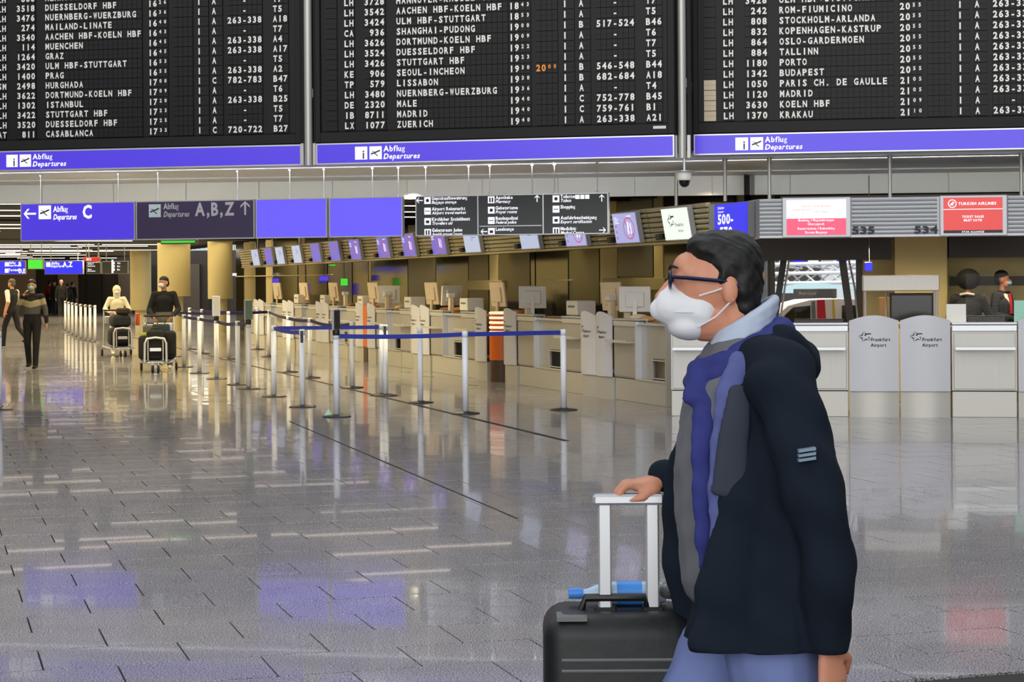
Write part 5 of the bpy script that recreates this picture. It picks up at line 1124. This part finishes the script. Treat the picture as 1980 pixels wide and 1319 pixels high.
# far walkers
for i, (x, y, rz, hh, tp, lg, lab) in enumerate(((119, 613, .2, 1.72, blk, blk, 'far person in black walking beyond the post line, wearing a pale cap'), (106, 608, -.3, 1.68, blk2, jean, 'far person in dark blue jeans beside the one with the pale cap'), (140, 609, 2.8, 1.62, blk, blk, 'far person in black right of the one with the pale cap'), (96, 607, 3.0, 1.70, clo('dull_red_cloth', (130, 30, 30)), blk, 'far person in dull red just behind the sweater wearer'), (131, 609.5, 3.3, 1.55, blk2, blk, 'far shorter person standing between two black-clad walkers'))):
    p = G(x, y); s_ = 1 if i % 2 else -1
    person(lab, p, rz, hh, dict(top=tp, legs=lg), dict(knL=(.10, -.14*s_, .5), anL=(.10, -.16*s_, .09), anR=(-.10, .18*s_, .12)), 'short', None, .016, hairc=(mat('pale_cap_cloth', (200, 180, 175), .7) if i == 0 else None))
# clerks behind the right counters
ssu = clo('navy_suit_cloth', (26, 28, 36))
p = P(1937, 600, 24.3); tC = person('person in a dark suit with red tie and lowered blue mask behind the counter', (p.x, 24.3, 0), .9, 1.67, dict(top=ssu, legs=ssu, skin=skin_d, more=[wsh]), dict(elL=(.27, -.03, 1.18), wrL=(.16, -.24, 1.14), elR=(-.27, -.0, 1.16), wrR=(-.10, -.26, 1.10)), 'short', None, .009, lambda co, tg: np.where((tg == 1) & (co[:, 1] < -.05) & (co[:, 2] > 1.20+np.abs(co[:, 0])*2.6), 5, tg), head_turn=.35, fat=1.12)
MB().tube([(0, -.108, 1.38), (0, -.125, 1.28), (0, -.128, 1.12)], [.018, .02, .026], 8).build('tie', mat('crimson_tie', (150, 30, 40), .6), tC, True)
mk = Body(); mk.ell((.03, -.09, 1.505), (.05, .035, .035)); mk.build('chin_mask', [mat('blue_mask_cloth', (110, 150, 190), .7)], tC, .008, 1)
p = P(1873, 600, 23.9); tD = person('person with very full black hair seen from behind at the counter', (p.x, 23.9, 0), 2.7, 1.64, dict(top=blk2, legs=blk, skin=skin_d), dict(elL=(.27, -.08, 1.16), wrL=(.18, -.26, 1.12), elR=(-.27, -.08, 1.16), wrR=(-.18, -.26, 1.12)), 'afro', None, .010, hairc=clo('coily_black_hair', (20, 18, 17)))
MB().tube([(-.09, .075, 1.37), (0, .095, 1.385), (.09, .075, 1.37)], .014, 6).build('white_collar', wsh, tD, True)
# ================================================================ WALKING MAN WITH SUITCASE
Y0 = 4.35
def M(px, py, dy=0.0): return P(px, py, Y0+dy)
man = thing('person', 'person striding past in dark jacket, blue scarf and white mask, pulling a black suitcase', 'person', (M(1470, 700).x, Y0, 0))
def L_(v): return Vector(v)-Vector((man.location.x, Y0, 0))
def m_(px, py, dy=0.0): return L_(M(px, py, dy))
mskin = mat('warm_skin', (202, 138, 110), .5, 0, .08, 10, .1)
jk = mat('dark_navy_jacket', (31, 38, 48), .9, 0, .25, 9, .25, spec=.15); shirt = mat('grey_blue_shirt', (104, 105, 112), .8, 0, .1, 10, .2); scarf_m = mat('royal_blue_scarf', (46, 52, 118), .85, 0, .2, 14, .3)
trs = mat('light_blue_trousers', (112, 126, 178), .8, 0, .12, 10, .25); col_m = mat('pale_blue_collar', (178, 190, 210), .7); lap = mat('slate_lapel', (48, 54, 68), .8, 0, .2, 10, .3)
X, Yv_ = V(1, 0, 0), V(0, 1, 0)
B = Body()
B.ell(m_(1400, 535), (.094, .076, .100)); B.ell(m_(1372, 545), (.085, .068, .088)); B.ell(m_(1347, 598), (.058, .056, .066)); B.ell(m_(1328, 522), (.034, .054, .040)); B.seg(m_(1298, 545), m_(1279, 577), .011, .017); B.seg(m_(1300, 608), m_(1303, 622), (.02, .028), (.018, .026))
B.ell(m_(1326, 632), (.024, .030, .020))
B.seg(m_(1365, 615), m_(1410, 610), .055, .05); B.chain([m_(1412, 585), m_(1430, 640), m_(1452, 700)], [.062, .058, .075])
for s in (-1, 1): B.ell(m_(1412, 562, s*.078), (.019, .010, .033)); B.ell(m_(1311, 541, s*.034), (.014, .017, .010))
hp = m_(1470, 1190); B.chain([m_(1455, 720), m_(1450, 900), m_(1460, 1080), V(hp.x, 0, .86)], [(.07, .15), (.09, .14), (.09, .14), (.10, .15)], 0, X)
def side(n, sh, el, wr, hd, pn, s, curl): 
    B.chain([m_(1470, 720), sh], [.07, .06]); B.chain([sh, el, wr], [.048, .040, .028]); hand(B, wr, hd, pn, s, 0, curl, 1.0, .185)
shN, elN, wrN = m_(1505, 740, -.17), m_(1572, 955, -.23), m_(1602, 1240, -.20)
side('n', shN, elN, wrN, (.10, .02, -1), (-.6, 1, 0), 1, .28)
shF, elF, wrF = m_(1450, 740, .17), m_(1405, 960, .27), m_(1290, 928, .22)
B.chain([m_(1470, 720), shF], [.07, .06]); B.chain([shF, elF, wrF], [.048, .042, .029])
w_ = wrF; K = m_(1232, 938, .22); B.chain([w_, m_(1262, 932, .22), K], [(.021, .030), (.019, .040), (.016, .041)], 0, V(0, 0, 1))
for i, (dy, ln) in enumerate(((-.032, .9), (-.011, 1.0), (.011, .97), (.031, .8))):
    a = K+V(.005, dy, 0); b = a+V(-.036*ln, -.004, .004); c = b+V(-.020*ln, -.004, -.020); d = c+V(.004, .0, -.020*ln); B.chain([a, b, c, d], [.0105, .0100, .0092, .0082])
a = m_(1268, 945, .19); b = m_(1244, 962, .175); c = m_(1216, 968, .178); B.chain([a, b, c], [.014, .0115, .009])
kneeF, ankF = V(hp.x-.20, .09, .47), V(hp.x-.26, .09, .09); kneeN, ankN = V(hp.x+.06, -.09, .46), V(hp.x+.34, -.09, .16)
hipN, hipF = V(hp.x, -.09, .84), V(hp.x-.02, .09, .84)
for hip, kn, an in ((hipN, kneeN, ankN), (hipF, kneeF, ankF)): B.chain([hip, kn, an], [.078, .052, .036])
body = B.build('body', [mskin], man, .0055, 3)
# hair, ear detail, glasses, mask
Hh = Body(); Hh.ell(m_(1412, 512), (.078, .086, .080)); Hh.ell(m_(1385, 488), (.064, .078, .050)); Hh.ell(m_(1432, 545), (.052, .082, .088)); Hh.ell(m_(1436, 590), (.042, .068, .050)); Hh.ell(m_(1356, 480), (.034, .064, .034)); Hh.ell(m_(1396, 528, -.036), (.020, .050, .05)); Hh.ell(m_(1396, 528, .036), (.020, .050, .05))
Hh.build('hair', [hair_k], man, .006, 2, .0022, None, 90)
eb = MB()
for s in (-1, 1): eb.tube([m_(1294, 520, s*.020), m_(1298, 514, s*.038), m_(1310, 518, s*.055)], [.003, .0045, .002], 6); eb.ball(m_(1300, 541, s*.033), (.008, .010, .006), 10, 6)
eb.build('eyebrows_and_eyes', hair_k, man, True)
g_ = MB(); fr_m = mat('navy_frame', (24, 30, 62), .3)
for s in (-1, 1):
    c = m_(1299, 541, s*.034); g_.tube([(c.x+.004*abs(math.sin(a))*0-.004, c.y+.027*math.cos(a), c.z+.019*math.sin(a)) for a in [2*PI*k/18 for k in range(19)]], .0028, 6, 0, False)
    e = m_(1412, 545, s*.080); g_.tube([(c.x-.002, c.y+s*.027, c.z+.006), (c.x+.03, s*.072+0*c.y, c.z+.004), (e.x, e.y, e.z), (e.x+.02, e.y-.003*s, e.z-.012)], .0048, 6)
b1 = m_(1299, 538, 0); g_.tube([(b1.x-.004, -.008, b1.z), (b1.x-.008, 0, b1.z+.002), (b1.x-.004, .008, b1.z)], .0025, 6); g_.build('glasses', fr_m, man, True)
mkb = Body(); mkb.seg(m_(1350, 598), m_(1300, 592), (.057, .064), (.047, .045), 0, V(0, 0, 1)); mkb.seg(m_(1300, 592), m_(1272, 600), (.045, .043), (.026, .020), 0, V(0, 0, 1)); mkb.ell(m_(1332, 630), (.050, .052, .034)); mkb.ell(m_(1300, 558), (.018, .022, .014))
mk_ = mkb.build('face_mask', [maskw], man, .0045, 9, .0008, None, 40)
s_ = MB()
for s in (-1, 1):
    s_.tube([m_(1352, 572, s*.058), m_(1385, 562, s*.072), m_(1420, 548, s*.083)], .0022, 6); s_.tube([m_(1350, 632, s*.052), m_(1385, 612, s*.070), m_(1418, 578, s*.083)], .0022, 6)
s_.tube([m_(1272, 600), m_(1290, 604, -.035), m_(1340, 604, -.064)], .0012, 5); s_.build('ear_loop', maskw, man, True)
# collar, scarf, shirt
def ring(B, c, rx, ry, tilt, r, n=16, fx=1.0):
    pts = []
    for k in range(n+1): a = 2*PI*k/n; pts.append(c+V(rx*math.cos(a), ry*math.sin(a), rx*math.cos(a)*tilt))
    for k in range(n): B.seg(pts[k], pts[k+1], r, r)
Cb = Body()
for dz in (-.02, 0, .02): ring(Cb, m_(1437, 632)+V(dz*.2, 0, dz), .070-.1*abs(dz), .072, .62, .012)
Cb.build('shirt_collar', [col_m], man, .006, 2)
Sb = Body(); ring(Sb, m_(1432, 678), .094, .098, .52, (.030), 18); ring(Sb, m_(1425, 700), .098, .110, .50, (.026), 18)
Sb.chain([m_(1360, 715, -.05), m_(1362, 775, -.10)], [(.035, .03), (.050, .02)], 0, X); Sb.chain([m_(1366, 765, -.095), m_(1358, 870, -.13), m_(1356, 980, -.135), m_(1366, 1095, -.13)], [(.034, .020), (.026, .014), (.022, .012), (.020, .010)], 0, X)
Sc = Body(); Sc.chain([m_(1440, 690, -.13), m_(1418, 750, -.150), m_(1400, 870, -.158), m_(1394, 990, -.160), m_(1398, 1100, -.158)], [(.030, .014), (.036, .016), (.034, .016), (.030, .016), (.026, .012)], 0, X); Sc.build('scarf_end', [mat('slate_blue_scarf', (84, 92, 146), .85, 0, .2, 14, .3)], man, .006, 2, .003, None, 38)
Sb.build('scarf', [scarf_m], man, .006, 2, .003, None, 38)
Tb = Body(); Tb.chain([m_(1430, 715), m_(1402, 790), m_(1392, 900), m_(1390, 1010), m_(1402, 1110)], [(.095, .145), (.10, .142), (.105, .138), (.10, .135), (.10, .135)], 0, X); Tb.build('shirt', [shirt], man, .009, 3, .003, None, 26)
# jacket
Jb = Body(); Jb.chain([m_(1478, 715), m_(1484, 780), m_(1490, 900), m_(1482, 1040), m_(1478, 1250)], [(.085, .165), (.108, .19), (.118, .185), (.150, .205), (.178, .235)], 0, X)
Jb.seg(m_(1460, 690, -.06), m_(1508, 722, -.17), .055, .075); Jb.seg(m_(1460, 690, .06), m_(1462, 722, .17), .055, .072)
Jb.chain([m_(1506, 735, -.185), m_(1558, 880, -.235), m_(1580, 975, -.25), m_(1600, 1100, -.235), m_(1603, 1240, -.205)], [.076, .070, .064, .058, .050])
Jb.chain([m_(1462, 735, .185), m_(1425, 880, .24), m_(1405, 960, .265), m_(1350, 935, .25), m_(1290, 925, .225)], [.074, .066, .058, .052, .042])
Jb.seg(m_(1510, 672, -.07), m_(1548, 700, -.0), .048, .052); Jb.seg(m_(1548, 700, .0), m_(1500, 672, .09), .050, .045)
Jb.chain([m_(1345, 800, .16), m_(1318, 930, .17), m_(1318, 1050, .17), m_(1365, 1255, .14)], [(.035, .020), (.042, .02), (.050, .03), (.06, .05)], 0, X)
Jb.chain([m_(1440, 760, -.15), m_(1440, 950, -.165), m_(1418, 1100, -.175), m_(1400, 1255, -.19)], [(.05, .02), (.06, .025), (.07, .03), (.08, .03)], 0, X)
Jb.build('jacket', [jk], man, .009, 3, .0075, None, 17, m_(1480, 1228).z)
lp = Body(); lp.chain([m_(1432, 752, -.172), m_(1418, 850, -.176), m_(1408, 955, -.180)], [(.026, .010), (.036, .012), (.040, .010)], 0, X); lp.build('lapel', [lap], man, .006, 2)
pr = MB()
for k in range(3):
    a, b = m_(1545, 873+9*k, -.325), m_(1578, 868+9*k, -.325); pr.add([a+V(0, 0, .003), b+V(0, 0, .003), b-V(0, 0, .003), a-V(0, 0, .003), a+V(0, .03, .003), b+V(0, .03, .003), b+V(0, .03, -.003), a+V(0, .03, -.003)], [(0, 1, 2, 3), (7, 6, 5, 4), (0, 4, 5, 1), (2, 6, 7, 3), (1, 5, 6, 2), (3, 7, 4, 0)])
pr.build('sleeve_print', mat('pale_sleeve_print', (120, 140, 160), .6), man)
Lg = Body(); Lg.chain([m_(1476, 1120), V(hp.x, 0, .88)], [(.12, .155), (.125, .16)], 0, X)
for hip, kn, an in ((hipN, kneeN, ankN), (hipF, kneeF, ankF)): Lg.chain([hip, (hip+kn)/2, kn, an], [.108, .105, .085, .066])
Lg.build('trousers', [trs], man, .010, 3, .004, None, 16)
Sh = Body()
Sh.seg(ankF+V(.03, 0, -.045), ankF+V(-.15, 0, -.05), (.04, .042), (.032, .040), 0, V(0, 0, 1)); Sh.seg(ankN+V(.04, 0, -.02), ankN+V(-.13, 0, -.10), (.04, .042), (.030, .040), 0, V(0, 0, 1))
Sh.build('shoes', [mat('dark_shoe_leather', (36, 30, 28), .4)], man, .009, 2)
# suitcase
YS = 4.44
a, b = P(1052, 1200, YS), P(1352, 1200, YS); W = b.x-a.x; Hc = P(1200, 1192, YS).z
sc = thing('suitcase', 'large black suitcase with raised silver handle held by the walking man', 'suitcase', ((a.x+b.x)/2, YS+.13, 0))
shl = mat('black_suitcase_fabric', (26, 28, 30), .5, 0, .15, 20, .15)
rbox('shell', W, .27, Hc-.05, shl, sc, (0, 0, .05), .055, 5)
for z in (Hc-.10, Hc-.125): MB().tube([(-W/2+.04, -.137, z), (W/2-.04, -.137, z)], .004, 6).build('zip_line', grey, sc, True)
rbox('front_pocket', W*.82, .05, .42, shl, sc, (0, -.125, .14), .022, 3)
MB().box(-W/2+.03, -W/2+.10, -.128, -.05, Hc-.012, Hc-.002).build('name_plate', grey, sc)
c = MB(); c.tube([(-.09, -.03, Hc-.004), (-.08, -.035, Hc+.028), (.06, -.035, Hc+.028), (.07, -.03, Hc-.004)], .010, 8); c.build('top_grip', black, sc, True)
q1 = P(1170, 1165, YS+.10).x-sc.location.x; q2 = P(1262, 1165, YS+.10).x-sc.location.x; zT = P(1200, 966, YS+.10).z
for x in (q1, q2):
    MB().box(x-.016, x+.016, -.04, -.022, Hc-.06, zT, 0, .004).build('handle_rod', alu, sc); MB().box(x-.026, x+.026, -.05, -.012, Hc-.012, Hc+.006, 0, .003).build('rod_collar', black, sc)
MB().box(q1-.028, q2+.028, -.050, -.012, zT-.012, zT+.014, 0, .006).build('handle_bar', alu, sc)
for x in (-W/2+.05, W/2-.05):
    for y in (-.09, .09):
        w_ = MB(); w_.lathe([(.022, -.012), (.026, -.008), (.026, .008), (.022, .012)], n=16); w_.v = [(z, y_, x_) for x_, y_, z in w_.v]; o = w_.build('wheel', rubber, sc, True); o.location = (x, y, .026); MB().box(-.016, .016, -.012, .012, .01, .05).build('wheel_fork', black, o)
# water bottle and foil bag on top of the suitcase
t = thing('water_bottle', 'clear water bottle with blue cap and label lying on the suitcase', 'bottle', (sc.location.x, YS+.155, Hc+.029))
bx0, bx1 = P(1100, 1145, YS+.13).x-sc.location.x, P(1292, 1145, YS+.13).x-sc.location.x; Lb = bx1-bx0
def lx(prof, n=20): m = MB(); m.lathe(prof, n=n); m.v = [(z, x, y) for x, y, z in m.v]; return m
lx([(.009, bx0+.03), (.011, bx0+.045), (.024, bx0+.075), (.028, bx0+.10), (.028, bx1-.02), (.022, bx1-.005), (.01, bx1)]).build('bottle_body', mat('bottle_plastic', (168, 196, 222), .12), t, True)
lx([(.0135, bx0), (.0135, bx0+.034)]).build('bottle_cap', mat('cap_blue', (66, 130, 215), .4), t, True)
lx([(.0288, bx0+.115), (.0288, bx0+.175)]).build('bottle_label', mat('label_blue', (60, 140, 225), .4), t, True)
fb = Body(); fb.chain([P(1295, 1140, YS+.12), P(1330, 1130, YS+.14), P(1358, 1150, YS+.12)], [(.018, .05), (.030, .06), (.018, .045)], 0, V(0, 0, 1))
fo = fb.build('foil_bag', [mat('silver_foil', (150, 150, 145), .3, .6, .3, 60, .8)], None, .006, 1, .006, None, 60); tag(fo, 'crumpled silver foil bag on the suitcase between bottle and jacket', 'foil bag')
